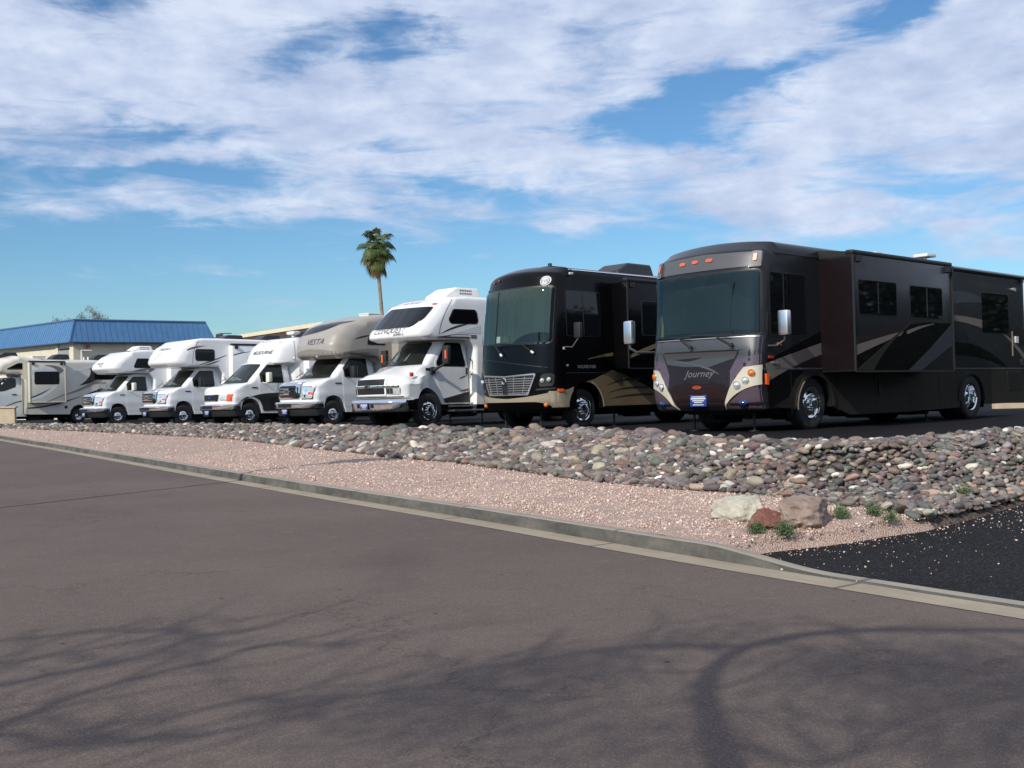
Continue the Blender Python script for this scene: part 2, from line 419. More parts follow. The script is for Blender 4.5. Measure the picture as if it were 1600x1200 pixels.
def letters(name, s, m_, bvh, axis, u, v, size, parent, shear=0, off=.008, sx=1.0, rot=0, plane=None, spacing=1.0, bold=.012):
    cu = bpy.data.curves.new('lettering', 'FONT'); cu.body = s; cu.size = size; cu.shear = shear; cu.align_x = 'CENTER'; cu.extrude = .0; cu.space_character = spacing; cu.resolution_u = 3; cu.offset = size * bold
    tmp = bpy.data.objects.new('lettering', cu); COL.objects.link(tmp)
    bpy.context.view_layer.update()
    me = bpy.data.meshes.new_from_object(tmp.evaluated_get(bpy.context.evaluated_depsgraph_get()))
    bpy.data.objects.remove(tmp); bpy.data.curves.remove(cu)
    bm = bmesh.new(); bm.from_mesh(me); bpy.data.meshes.remove(me)
    ca, sa = math.cos(rot), math.sin(rot)
    for q in bm.verts:
        x, y = q.co.x * sx, q.co.y; x, y = x * ca - y * sa, x * sa + y * ca
        uu = u + (x if axis in 'FR' else -x)
        if plane is not None:
            q.co = Vector((plane, uu, v + y)) if axis == 'F' else Vector((uu, plane, v + y))
        else: q.co = cast(bvh, axis, uu, v + y, off)
    return finish(name, bm, m_, parent, 0, recalc=False)
# ------------------------------------------------------------------ ground planes and the kerb line
SA, SB, SC = -1.67565, .00541, -.00615          # street plane z = SA + SB x + SC y
LA, LB, LC = -.7237, .0030, -.0207               # parking lot plane
G0 = [(47, -52), (21, -16.6), (12.5, -4.9), (7.3, 2.0), (3.38, 7.25), (1.38, 10.05), (-0.8, 13.35), (-3.0, 16.55), (-5.5, 20.3), (-10.1, 27.3), (-14.5, 34.0), (-18.1, 39.4), (-28, 54.5), (-42, 76), (-60, 104)]
def catmull(P, n=16):
    P = [np.array(p, float) for p in P]; P = [2 * P[0] - P[1]] + P + [2 * P[-1] - P[-2]]; o = []
    for i in range(1, len(P) - 2):
        a, b, c, d = P[i - 1:i + 3]
        for k in range(n):
            t = k / n; o.append(.5 * ((2 * b) + (c - a) * t + (2 * a - 5 * b + 4 * c - d) * t * t + (3 * b - a - 3 * c + d) * t ** 3))
    o.append(P[-2]); return np.array(o)
GP = catmull(G0); GS = np.r_[0, np.cumsum(np.linalg.norm(np.diff(GP, axis=0), axis=1))]
GS -= GS[np.argmin(np.linalg.norm(GP - np.array([3.38, 7.25]), axis=1))]
_tan = np.gradient(GP, axis=0); _tan /= np.linalg.norm(_tan, axis=1)[:, None]
def sd2xy(s, d):
    s = np.asarray(s, float); d = np.asarray(d, float)
    x = np.interp(s, GS, GP[:, 0]); y = np.interp(s, GS, GP[:, 1])
    tx = np.interp(s, GS, _tan[:, 0]); ty = np.interp(s, GS, _tan[:, 1]); l = np.hypot(tx, ty)
    return x + ty / l * d, y - tx / l * d
def street_z(x, y): return SA + SB * x + SC * y
def lot_z(x, y): return LA + LB * x + LC * y
def tab(t): a = np.array(t); return lambda s: np.interp(s, a[:, 0], a[:, 1])
Ed = tab([(3.7, 5.6), (4.0, 4.8), (4.3, 3.7), (4.6, 3.15), (5.1, 4.1), (6.2, 4.04), (7.2, 4.2), (8.5, 4.55), (9.5, 4.95), (12.2, 5.85), (13.9, 5.35), (16, 5.1), (18.9, 5.0), (25.4, 5.6), (30, 5.5), (34.5, 4.9), (40.7, 4.2), (48, 3.0), (54, 1.7), (62, .9), (75, .8)])
Bd = tab([(2.2, 3.1), (2.6, 2.65), (3.4, 2.6), (3.8, 2.6), (4.6, 2.76), (5.35, 2.76), (6.36, 2.58), (8.2, 2.6), (10.4, 2.98), (12.9, 3.28), (15.3, 3.18), (16.9, 3.44), (19.1, 3.45), (21.7, 3.72), (27.6, 4.0), (31.4, 3.55), (36.3, 3.15), (40, 2.7), (45.5, 1.9), (52, 1.2), (60, .8), (75, .7)])
Dd = tab([(.43, 3.0), (.97, 2.93), (1.41, 2.79), (1.79, 2.7), (2.26, 2.64), (2.66, 2.52), (3.1, 2.53), (3.72, 2.55), (4.93, 2.65), (7.5, 2.9), (10.5, 3.4)])
def sm(t): t = np.clip(t, 0, 1); return t * t * (3 - 2 * t)
def kerb_k(s): return .12 + .88 * sm((np.asarray(s, float) - 1.85) / 1.5)
def drive_z(x, y, d):
    st = street_z(x, y) + .02; return st + np.clip((d - .4) / 12, 0, 1) ** 1.5 * (lot_z(x, y) - st) + .012 * 0
def vnoise(x, y, sc, seed=0):
    return np.array([mnoise.noise(Vector((a * sc + seed, b * sc, seed * 1.7))) for a, b in zip(np.ravel(x), np.ravel(y))]).reshape(np.shape(x))
def bed_z(s, d, x, y, rough=True):
    st = street_z(x, y); lot = lot_z(x, y); dr = drive_z(x, y, d)
    b = Bd(s); e = Ed(np.maximum(s, 3.7)); D = Dd(d)
    front = st + .129 * kerb_k(s) - .004 + .03 * sm((d - .44) / .12) + .11 * sm((d - .5) / np.maximum(b - .5, .3))
    front = np.maximum(front, dr + .03)
    t = np.clip((d - b) / np.maximum(e - b, .3), 0, 1)
    bank = front + (lot + .03 - front) * sm(t) * sm((s - D) / 1.6)
    bank = np.where((d > e + .2) & (s > 4.9), lot - .2, bank)
    A = (lot + .06 - dr) * sm((d - 2.4) / 3.4)
    pr = np.sin(np.pi * np.clip((s - D) / (5.4 - D), 0, 1)) ** 1.25
    berm = np.where(s < 5.4, dr + .03 + A * pr, -99) * 1.0
    berm = np.where(d > 9.6, np.where(s < 5.4, dr - .1, -99), berm)
    z = np.maximum(bank, berm)
    return z
def grid_mesh(name, X, Y, Z, m_, smooth=True, attr=None, keep=None):
    nj, ni = X.shape; v = np.stack([X, Y, Z], -1).reshape(-1, 3)
    idx = np.arange(nj * ni).reshape(nj, ni)
    f_ = np.stack([idx[:-1, :-1], idx[:-1, 1:], idx[1:, 1:], idx[1:, :-1]], -1).reshape(-1, 4)
    if keep is not None: f_ = f_[keep.reshape(-1)]
    me = bpy.data.meshes.new(name); me.from_pydata(v.tolist(), [], f_.tolist()); me.materials.append(m_)
    if attr is not None:
        a = me.attributes.new('road', 'FLOAT_VECTOR', 'POINT'); a.data.foreach_set('vector', attr.reshape(-1, 3).astype('f4').ravel())
    bm = bmesh.new(); bm.from_mesh(me); bmesh.ops.recalc_face_normals(bm, faces=bm.faces[:])
    if bm.faces and sum(f.normal.z for f in list(bm.faces)[:200]) < 0: bmesh.ops.reverse_faces(bm, faces=bm.faces[:])
    bm.to_mesh(me); bm.free()
    if smooth: me.shade_smooth()
    return link(name, me)

# ---- ground materials
def asphalt(name, base, agg, aggscale, mottling, cracks=False, rough=.9, stain=False, patch=None):
    m, t, b = mat_base(name)
    ge = t.node('ShaderNodeNewGeometry').outputs['Position']
    n1 = t.noise(ge, scale=.35, detail=6, rough=.65); n2 = t.noise(ge, scale=aggscale, detail=3, rough=.7)
    n3 = t.noise(ge, scale=2.3, detail=6, rough=.7)
    c = t.ramp(n1, [(.25, tuple(x * (1 - mottling) for x in base)), (.75, tuple(x * (1 + mottling) for x in base))])
    c = t.mix(t.math('MULTIPLY', t.math('SUBTRACT', n3, .35, clamp=True), .5), c, tuple(x * .8 for x in base))
    v = t.vor(ge, scale=aggscale * .8, out='Color'); vs = t.sep(v)[0]
    c = t.mix(t.ramp(vs, [(.70, 0.0), (.95, .8)]), c, agg)
    c = t.mix(t.ramp(n2, [(.3, .75), (.5, 0.0)]), c, tuple(x * .35 for x in base))
    if cracks:
        wp = t.node('ShaderNodeVectorMath', operation='ADD'); t.l.new(ge, wp.inputs[0])
        sc_ = t.node('ShaderNodeVectorMath', operation='SCALE'); t.l.new(t.noise(ge, scale=1.4, detail=5, rough=.7, out=1), sc_.inputs[0]); sc_.inputs['Scale'].default_value = 1.5
        t.l.new(sc_.outputs[0], wp.inputs[1])
        ve = t.vor(wp.outputs[0], scale=.27, feature='DISTANCE_TO_EDGE')
        gate = t.ramp(t.noise(ge, scale=.5, detail=2), [(.41, 0.0), (.49, 1.0)])
        cr = t.math('MULTIPLY', t.ramp(ve, [(.0, 1.0), (.0065, 0.0)]), t.math('MULTIPLY', gate, .55))
        c = t.mix(cr, c, tuple(x * .45 for x in base))
        sp = t.vor(ge, scale=2.2, rand=1.0)
        spots = t.math('MULTIPLY', t.ramp(sp, [(.03, 1.0), (.055, 0.0)]), t.ramp(t.noise(ge, scale=1.1, detail=2), [(.46, 0.0), (.52, .8)]))
        c = t.mix(spots, c, tuple(x * .2 for x in base))
    if stain:
        big = t.noise(t.vmap(ge, scale=(1, 1, 1)), scale=.16, detail=5, rough=.6)
        c = t.mix(t.ramp(big, [(.42, 0.0), (.62, .30)]), c, tuple(x * .62 for x in base))
        fine = t.noise(ge, scale=7, detail=5, rough=.75)
        c = t.mix(t.ramp(fine, [(.55, 0.0), (.72, .35)]), c, tuple(min(1, x * 1.5) for x in base))
        px, py, pz = t.sep(ge)
        for (sx, sy, r0, amt) in ((-1.15, 10.5, .75, .20), (-1.0, 9.4, .5, .10), (-4.5, 12.5, 1.2, .05)):
            dx = t.math('SUBTRACT', px, sx); dy = t.math('SUBTRACT', py, sy)
            q = t.math('DIVIDE', t.math('ADD', t.math('MULTIPLY', dx, t.math('MULTIPLY', dx, 3.0)), t.math('MULTIPLY', dy, t.math('MULTIPLY', dy, .35))), r0 * r0 * .5)
            c = t.mix(t.math('MULTIPLY', t.math('EXPONENT', t.math('MULTIPLY', q, -1.0)), amt), c, (.03, .028, .03))
    t.l.new(c, b.inputs['Base Color']); b.inputs['Roughness'].default_value = rough; b.inputs['Specular IOR Level'].default_value = .06
    t.l.new(t.bump(n2, .55, .006, t.bump(n3, .25, .02)), b.inputs['Normal'])
    return m
M['street'] = asphalt('aged_asphalt', (.137, .108, .096), (.205, .172, .155), 160, .15, cracks=True, stain=True)
M['lot'] = asphalt('sealed_asphalt', (.0125, .012, .0135), (.026, .025, .028), 110, .3, rough=.85)
M['drive'] = asphalt('fresh_black_asphalt', (.0150, .0152, .0165), (.060, .060, .062), 110, .35, rough=.85)
def concrete(name, base, dark, joints=3.05, facedirt=False):
    m, t, b = mat_base(name)
    ge = t.node('ShaderNodeNewGeometry').outputs['Position']
    at = t.node('ShaderNodeAttribute', attribute_name='road').outputs['Vector']; ax_ = t.sep(at)
    n1 = t.noise(ge, scale=1.6, detail=7, rough=.7); n2 = t.noise(ge, scale=60, detail=3, rough=.6)
    st = t.noise(t.vmap(at, scale=(.6, 7, 1)), scale=2, detail=5, rough=.7)
    c = t.ramp(n1, [(.3, tuple(x * .82 for x in base)), (.7, tuple(x * 1.12 for x in base))])
    c = t.mix(t.math('MULTIPLY', t.ramp(st, [(.42, 0.0), (.7, 1.0)]), .55), c, dark)
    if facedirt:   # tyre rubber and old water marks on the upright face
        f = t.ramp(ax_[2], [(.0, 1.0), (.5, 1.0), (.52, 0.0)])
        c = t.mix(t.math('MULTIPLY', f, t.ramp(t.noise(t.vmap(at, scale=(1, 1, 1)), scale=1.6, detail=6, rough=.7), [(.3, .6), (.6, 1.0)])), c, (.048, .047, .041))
    j = t.math('ABSOLUTE', t.math('SUBTRACT', t.math('FRACT', t.math('DIVIDE', ax_[0], joints)), .5))
    c = t.mix(t.ramp(j, [(.0, .85), (.006, .85), (.010, 0.0)]), c, tuple(x * .28 for x in base))
    t.l.new(c, b.inputs['Base Color']); b.inputs['Roughness'].default_value = .9
    t.l.new(t.bump(n2, .3, .004, t.bump(n1, .2, .03)), b.inputs['Normal'])
    return m
M['gutter'] = concrete('gutter_concrete', (.31, .26, .19), (.22, .175, .12))
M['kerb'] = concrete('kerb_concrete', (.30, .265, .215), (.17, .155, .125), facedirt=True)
def gravelmat(name, cols, scale, disp=.03):
    m, t, b = mat_base(name)
    ge = t.node('ShaderNodeNewGeometry').outputs['Position']
    v = t.vor(ge, scale=scale, out='Color'); r_ = t.sep(v)
    c = t.ramp(r_[0], [(i / (len(cols) - 1), cc) for i, cc in enumerate(cols)])
    n1 = t.noise(ge, scale=.9, detail=6, rough=.65)
    c = t.mix(1.0, c, t.ramp(n1, [(.25, .84), (.7, 1.08)]), mode='MULTIPLY')
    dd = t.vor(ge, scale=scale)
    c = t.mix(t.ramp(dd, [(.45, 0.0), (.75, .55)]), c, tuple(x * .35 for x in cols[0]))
    t.l.new(c, b.inputs['Base Color']); b.inputs['Roughness'].default_value = .92; b.inputs['Specular IOR Level'].default_value = .2
    t.l.new(t.bump(t.math('MULTIPLY', dd, -1.0), .8, disp, t.bump(n1, .3, .05)), b.inputs['Normal'])
    return m
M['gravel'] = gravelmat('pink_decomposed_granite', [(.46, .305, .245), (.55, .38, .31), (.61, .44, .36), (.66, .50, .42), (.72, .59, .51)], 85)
M['soil'] = gravelmat('brown_soil', [(.08, .06, .05), (.12, .095, .08), (.17, .14, .12)], 30)
M['desert'] = gravelmat('desert_ground', [(.26, .2, .15), (.33, .26, .2), (.4, .31, .24)], 8)

# ---- sheets
def structure(o): o['kind'] = 'structure'; return o
def strip(name, s, prof, m_, zfun, keep=None):
    s = np.asarray(s); ds = np.array([p[0] for p in prof]); S_, D_ = np.meshgrid(s, ds)
    X, Y = sd2xy(S_, D_); Z = zfun(S_, D_, X, Y)
    att = np.stack([S_, D_, np.repeat(np.array([p[1] for p in prof])[:, None], len(s), 1)], -1)
    return structure(grid_mesh(name, X, Y, Z, m_, attr=att))
s_all = np.r_[np.arange(-66, -10, 2.0), np.arange(-10, 20, .5), np.arange(20, 109, 1.5)]
strip('street', s_all, [(d, 0) for d in np.linspace(-9.9, 0.02, 24)], M['street'], lambda s, d, x, y: street_z(x, y))
strip('gutter', s_all, [(0.0, 0), (.15, 0), (.30, 0), (.36, 0)], M['gutter'], lambda s, d, x, y: street_z(x, y) + .004 + .001 * (1 - np.clip(d / .3, 0, 1)))
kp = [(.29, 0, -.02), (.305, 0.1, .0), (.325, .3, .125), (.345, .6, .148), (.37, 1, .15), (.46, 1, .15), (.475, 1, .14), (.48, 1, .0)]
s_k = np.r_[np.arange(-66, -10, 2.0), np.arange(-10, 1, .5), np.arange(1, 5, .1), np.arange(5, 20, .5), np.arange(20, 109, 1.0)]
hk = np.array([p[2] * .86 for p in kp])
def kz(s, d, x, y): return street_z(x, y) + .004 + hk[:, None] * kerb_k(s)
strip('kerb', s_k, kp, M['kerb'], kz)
# far side kerb behind the camera and its verge
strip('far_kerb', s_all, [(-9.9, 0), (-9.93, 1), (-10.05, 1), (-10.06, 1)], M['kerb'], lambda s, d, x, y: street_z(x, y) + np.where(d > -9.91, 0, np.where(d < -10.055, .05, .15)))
strip('verge', s_all, [(d, 0) for d in (-10.05, -12, -16, -24, -40)], M['gravel'], lambda s, d, x, y: street_z(x, y) + .13 + np.clip((-d - 10) / 60, 0, 1))
# driveway (fresh black) and the lot
s_d = np.r_[np.arange(-14, -1, 1.0), np.arange(-1, 3.5, .15)]
d_d = np.r_[.475, .5, .55, np.arange(.7, 13, .4), np.arange(13, 100, 6)]
def dz(s, d, x, y):
    z = drive_z(x, y, d) + .02 * (1 - sm((d - .475) / .3)) * 0 + street_z(x, y) * 0
    return z + np.where(s > 2.9, -.05, 0) * 0
S_, D_ = np.meshgrid(np.linspace(0, 1, 60), d_d)
s_hi = np.where(D_ < 1.0, 3.15, 3.95); S2 = -14 + (s_hi + 14) * S_ ** .6
X, Y = sd2xy(S2, D_)
structure(grid_mesh('driveway', X, Y, drive_z(X, Y, D_), M['drive']))
s_l = np.r_[np.arange(3.9, 20, .4), np.arange(20, 109, 1.5)]
V_ = np.linspace(0, 1, 26) ** 2
S_, Vv = np.meshgrid(s_l, V_)
d0 = Ed(S_) - .03; D_ = d0 + Vv * (110 - d0)
X, Y = sd2xy(S_, D_)
structure(grid_mesh('parking_lot', X, Y, lot_z(X, Y), M['lot']))
# planted strip: pink gravel in front, bank under the cobbles
def bed(name, m_, z_off, inner):
    d_j = np.r_[.44, .48, .52, .6, np.arange(.75, 7.2, .16), np.arange(7.2, 10.6, .4)]
    t_i = np.r_[np.arange(0, 12, .14), np.arange(12, 40, .4), np.arange(40, 106, 1.2)]
    T_, D_ = np.meshgrid(t_i, d_j); S_ = Dd(D_) + T_
    X, Y = sd2xy(S_, D_); Z = bed_z(S_, D_, X, Y) + .018 * vnoise(X, Y, 2.3) + .01 * vnoise(X, Y, 6, 3)
    Z = np.where(T_ < .01, drive_z(X, Y, D_) - .01, Z)
    B_ = Bd(S_); E_ = np.where(S_ < 5.0, 11, Ed(S_))
    edge = B_ + .12 * vnoise(X, Y, 1.5, 5)
    cc = (S_[:-1, :-1] + S_[1:, 1:]) / 2; dc = (D_[:-1, :-1] + D_[1:, 1:]) / 2; ec = (edge[:-1, :-1] + edge[1:, 1:]) / 2; Ec = (E_[:-1, :-1] + E_[1:, 1:]) / 2
    keep = (dc <= ec + .2) if inner else ((dc > ec + .2) & (dc < Ec + .5))
    return grid_mesh(name, X, Y, Z + z_off, m_, keep=keep)
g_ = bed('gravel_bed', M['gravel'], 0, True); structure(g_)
g_ = bed('soil_bank', M['soil'], 0, False); structure(g_)
# surrounding land reaching the horizon
rr = np.r_[0, 20, 45, 80, 130, 200, 320, 500, 800, 1300, 2200, 3500]; aa = np.linspace(0, 2 * math.pi, 73)
A_, R_ = np.meshgrid(aa, rr); X = R_ * np.cos(A_); Y = R_ * np.sin(A_) + 15
k = np.clip(1 - (R_ - 60) / 160, 0, 1); Z = -2.6 + k * .35 * 0 - .6 * np.clip(R_ / 60, 0, 1) + np.where(R_ > 250, .6, 0)
Z = np.minimum(street_z(X * k, Y * k) - .45, Z + .3) - .0
structure(grid_mesh('desert_land', X, Y, Z, M['desert']))
# low hills to the right and behind the photographer
m, t, b = mat_base('hill_scrub'); ge = t.node('ShaderNodeNewGeometry').outputs['Position']
t.l.new(t.ramp(t.noise(ge, scale=.02, detail=8, rough=.7), [(.3, (.05, .045, .03)), (.7, (.12, .09, .065))]), b.inputs['Base Color']); b.inputs['Roughness'].default_value = 1
aa = np.linspace(0, 2 * math.pi, 221); rr = np.linspace(0, 1, 9)
A_, V_ = np.meshgrid(aa, rr); R_ = 420 + V_ * 260
hgt = 17 + 9 * np.array([mnoise.noise(Vector((a * 6, .3, 0))) for a in aa]) + 4 * np.array([mnoise.noise(Vector((a * 22, 1.3, 0))) for a in aa])
fade = np.where((aa > R(62)) & (aa < R(140)), .55, 1.0); hgt[-1] = hgt[0]
Z = -3 + (hgt * fade)[None, :] * np.sin(V_ * math.pi * .9) ** 1.2
structure(grid_mesh('hills', R_ * np.cos(A_), R_ * np.sin(A_), Z, m))

# ------------------------------------------------------------------ cobbles, pebbles
COBBLE = [((.165, .135, .115), 'brown'), ((.205, .138, .115), 'reddish'), ((.15, .112, .112), 'plum'), ((.19, .18, .165), 'grey'), ((.135, .145, .130), 'green-grey'),
          ((.32, .26, .20), 'tan'), ((.56, .52, .44), 'cream-white'), ((.095, .085, .085), 'dark grey'), ((.29, .205, .17), 'pink'), ((.27, .25, .225), 'light grey')]
CW = np.array([.17, .13, .12, .15, .10, .10, .065, .09, .035, .06]); CW /= CW.sum()
m, t, b = mat_base('river_stone')
oi = t.node('ShaderNodeObjectInfo'); at = t.node('ShaderNodeAttribute', attribute_name='stone'); atc = at.outputs['Color']
ge = t.node('ShaderNodeNewGeometry').outputs['Position']
def stone_finish(t, b, c):
    n = t.noise(ge_, scale=14, detail=5, rough=.65)
    c = t.mix(1.0, c, t.ramp(n, [(.25, .72), (.7, 1.22)]), mode='MULTIPLY')
    sp = t.noise(ge_, scale=70, detail=2)
    c = t.mix(t.ramp(sp, [(.62, 0.0), (.72, .35)]), c, (.45, .42, .38))
    t.l.new(c, b.inputs['Base Color']); b.inputs['Roughness'].default_value = .72; b.inputs['Specular IOR Level'].default_value = .35
    t.l.new(t.bump(n, .3, .012), b.inputs['Normal'])
ge_ = ge; stone_finish(t, b, atc); M['stone_mass'] = m
m, t, b = mat_base('river_stone_single'); ge_ = t.node('ShaderNodeNewGeometry').outputs['Position']
oi = t.node('ShaderNodeObjectInfo'); stone_finish(t, b, oi.outputs['Color']); M['stone_one'] = m

def ico(sub):
    bm = bmesh.new(); bmesh.ops.create_icosphere(bm, subdivisions=sub, radius=1)
    v = np.array([x.co[:] for x in bm.verts]); f_ = np.array([[x.index for x in q.verts] for q in bm.faces]); bm.free(); return v, f_
ICO = {k: ico(k) for k in (1, 2, 3)}
def stone_shape(v, rs):
    """superellipsoid pebble with a few flattened sides"""
    out = v.copy()
    for _ in range(5):
        n = rs.normal(size=3); n /= np.linalg.norm(n); h = rs.uniform(.62, .95)
        dpt = out @ n; out -= np.where(dpt > h, (dpt - h) * .75, 0)[:, None] * n
    return out * (1 + .06 * np.sin(v @ rs.normal(size=3) * 3 + rs.uniform(0, 6)))[:, None]
def rand_rot(rs, tilt):
    a = rs.uniform(0, 2 * math.pi); tx, ty = rs.normal(0, tilt, 2)
    return np.array(Matrix.Rotation(a, 3, 'Z').to_3x3()) @ np.array(Matrix.Rotation(tx, 3, 'X')) @ np.array(Matrix.Rotation(ty, 3, 'Y'))
def camproj(p):
    v = p - 0.0; z = v @ np.array(_f); return 512 + 1088 * (v @ np.array(_r2)) / z, 384 - 1088 * (v @ np.array(_u2)) / z, z
rs = np.random.default_rng(11)
SH = {k: [stone_shape(ICO[k][0], rs) for _ in range(14)] for k in (1, 2, 3)}
stones = []
def try_stones(n, slo, shi):
    s = rs.uniform(slo, shi, n); u = rs.uniform(0, 1, n)
    lo = Bd(s); hi = np.where(s < 4.9, 9.4, Ed(s) + .12)
    d = lo + (hi - lo) * u
    ok = s > Dd(d) + .05
    return s[ok], d[ok]
cells = {}
def place(n, slo, shi, size, layer):
    s, d = try_stones(n, slo, shi); x, y = sd2xy(s, d); z = bed_z(s, d, x, y)
    ok = (z > lot_z(x, y) - .9) & (z > street_z(x, y) - .1)
    for i in np.where(ok)[0]:
        si, di = s[i], d[i]
        near_edge = max(0, 1 - (di - Bd(si)) / .5)
        big = size * (0.78 + .30 * sm((si - 4) / 6)) * rs.lognormal(0, .27)
        if si > 4.5 and di > Ed(si) - .35: big *= 1.12
        a = min(big, .17); key = (int(x[i] / .12), int(y[i] / .12)); r_ = a * .56
        clash = 0
        for dx in (-1, 0, 1):
            for dy in (-1, 0, 1):
                for (qx, qy, qr) in cells.get((key[0] + dx, key[1] + dy), ()):
                    if (qx - x[i]) ** 2 + (qy - y[i]) ** 2 < (r_ + qr) ** 2 * (.80 if layer else .92): clash = 1; break
        if clash: continue
        cells.setdefault(key, []).append((x[i], y[i], r_))
        hh = a * rs.uniform(.36, .58)
        stones.append((x[i], y[i], z[i] + hh * rs.uniform(.35, .8) + layer * .03, a * rs.uniform(.9, 1.2), a * rs.uniform(.58, .8), hh, rs.choice(len(COBBLE), p=CW)))
place(12000, 2.4, 4.9, .067, 0); place(21000, 4.9, 15, .077, 0); place(23000, 15, 36, .095, 0); place(11000, 36, 72, .095, 0)
c0 = cells; cells = {}
place(7000, 2.4, 4.9, .067, 1); place(13000, 4.9, 15, .080, 1); place(10000, 15, 36, .098, 1); place(2500, 36, 62, .095, 1)
st = np.array(stones); pc = st[:, :3]
jx = np.array([camproj(p) for p in pc])
inframe = (jx[:, 0] > 0) & (jx[:, 0] < 1024) & (jx[:, 1] > 0) & (jx[:, 1] < 768) & (jx[:, 2] > 1)
score = np.where(inframe, st[:, 3] * st[:, 5] / jx[:, 2] ** 2, 0)
# the upper layer is what the camera sees; choose the 300 that show largest
nlow = sum(1 for _ in [0])
order = np.argsort(-score * np.where(st[:, 2] > 0, 1, 1))
big = set(order[:300].tolist())
one_me = []
for k in range(14):
    me = bpy.data.meshes.new('river_rock'); me.from_pydata(SH[3][k].tolist(), [], ICO[3][1].tolist()); me.materials.append(M['stone_one']); me.shade_smooth(); one_me.append(me)
V_all, F_all, C_all, base_i = [], [], [], 0
for i, (x, y, z, a, b_, c_, ci) in enumerate(stones):
    col = np.array(COBBLE[ci][0]) * .86 * rs.lognormal(0, .22); col = np.clip(col * (1 + rs.normal(0, .035, 3)), .02, .9)
    rot = rand_rot(rs, .28)
    if i in big:
        o = bpy.data.objects.new('river_rock', one_me[rs.integers(14)]); COL.objects.link(o)
        o.matrix_world = Matrix.Translation((x, y, z)) @ Matrix(rot.tolist()).to_4x4() @ Matrix.Diagonal((a, b_, c_, 1))
        o.color = (*col, 1)
        px_ = jx[i, 0]; s_i, d_i = min(((abs(sd2xy(q, e_)[0] - x) + abs(sd2xy(q, e_)[1] - y), (q, e_)) for q in np.arange(2.4, 26, .6) for e_ in np.arange(2.4, 9.6, .5)), key=lambda k_: k_[0])[1]
        zone = 'below the white truck-cab motorhome' if px_ < 470 else 'below the black motorhome' if px_ < 620 else 'below the nose of the charcoal motorhome' if px_ < 735 else 'behind the boulders' if px_ < 835 else 'above the driveway' if px_ < 930 else 'at the right end of the bank'
        t_ = (d_i - float(Bd(s_i))) / max(.5, float(Ed(max(s_i, 4.6))) - float(Bd(s_i))); row = 'by the pink gravel' if t_ < .3 else 'halfway up' if t_ < .75 else 'near the crest'
        tag(o, f"{'large' if a > .115 else 'flat' if c_ < .45 * a else 'small'} {COBBLE[ci][1]} river cobble {zone}, {row}", 'rock', 'river cobbles on the bank')
        continue
    dist = math.hypot(x, y); k = 3 if dist < 13 else (2 if dist < 30 else 1)
    v = (SH[k][rs.integers(14)] * np.array([a, b_, c_])) @ rot.T + np.array([x, y, z])
    V_all.append(v); F_all.append(ICO[k][1] + base_i); base_i += len(v); C_all.append(np.repeat(np.r_[col, 1][None], len(v), 0))
def mass(name, V, F, C, m_, label, cat):
    me = bpy.data.meshes.new(name); V = np.vstack(V); F = np.vstack(F)
    me.vertices.add(len(V)); me.vertices.foreach_set('co', V.astype('f4').ravel())
    me.loops.add(F.size); me.loops.foreach_set('vertex_index', F.astype('i4').ravel())
    me.polygons.add(len(F)); me.polygons.foreach_set('loop_start', np.arange(0, F.size, 3, dtype='i4')); me.polygons.foreach_set('loop_total', np.full(len(F), 3, 'i4'))
    me.update(calc_edges=True); me.validate()
    if C is not None:
        at = me.color_attributes.new('stone', 'FLOAT_COLOR', 'POINT'); at.data.foreach_set('color', np.vstack(C).astype('f4').ravel())
    me.materials.append(m_); me.shade_smooth(); o = link(name, me)
    return tag(o, label, cat, kind='stuff')
mass('river_rocks', V_all, F_all, C_all, M['stone_mass'], 'mass of smooth rounded river cobbles covering the bank below the lot', 'rocks')
print('stones', len(stones), 'verts', base_i)
# loose granite chips on the pink gravel
V_all, F_all, C_all, base_i = [], [], [], 0
GC = [(.47, .33, .275), (.54, .385, .32), (.58, .43, .36), (.62, .485, .41), (.68, .58, .50), (.38, .265, .215)]
def chips(n, slo, shi, dlo, dhi, size, zf, region):
    global base_i
    s = rs.uniform(slo, shi, n) if region != 'drive' else slo + (shi - slo) * rs.uniform(0, 1, n) ** .6
    d = rs.uniform(dlo, dhi, n)
    if region == 'bed': d = .5 + (Bd(s) + .25 - .5) * rs.uniform(0, 1, n); ok = (s > Dd(d) + .02)
    elif region == 'drive': ok = (s < Dd(d)) & (rs.uniform(0, 1, n) < .03 + np.exp(-(Dd(d) - s) * 4.0))
    elif region == 'gutter': ok = (rs.uniform(0, 1, n) < .5)
    else: ok = np.ones(n, bool)
    s, d = s[ok], d[ok]; x, y = sd2xy(s, d); z = zf(s, d, x, y)
    v0, f0 = ICO[1]
    for i in range(len(s)):
        a = size * rs.lognormal(0, .4); sc = np.array([a, a * rs.uniform(.6, .9), a * rs.uniform(.4, .8)])
        v = (v0 * sc * rs.uniform(.75, 1.2, (len(v0), 1))) @ rand_rot(rs, .5).T + np.array([x[i], y[i], z[i] + sc[2] * .4])
        V_all.append(v); F_all.append(f0 + base_i); base_i += len(v0)
        C_all.append(np.repeat(np.r_[np.array(GC[rs.integers(6)]) * rs.uniform(.85, 1.15), 1][None], len(v0), 0))
chips(20000, 2.5, 10, 0, 0, .0080, bed_z, 'bed'); chips(12000, 10, 22, 0, 0, .0105, bed_z, 'bed'); chips(2500, 22, 48, 0, 0, .016, bed_z, 'bed')
mass('gravel_chips', V_all, F_all, C_all, M['stone_mass'], 'loose pink granite chips strewn over the gravel strip', 'gravel')
V_all, F_all, C_all, base_i = [], [], [], 0
chips(6000, -3, 3.1, .55, 6, .0065, lambda s, d, x, y: drive_z(x, y, d), 'drive')
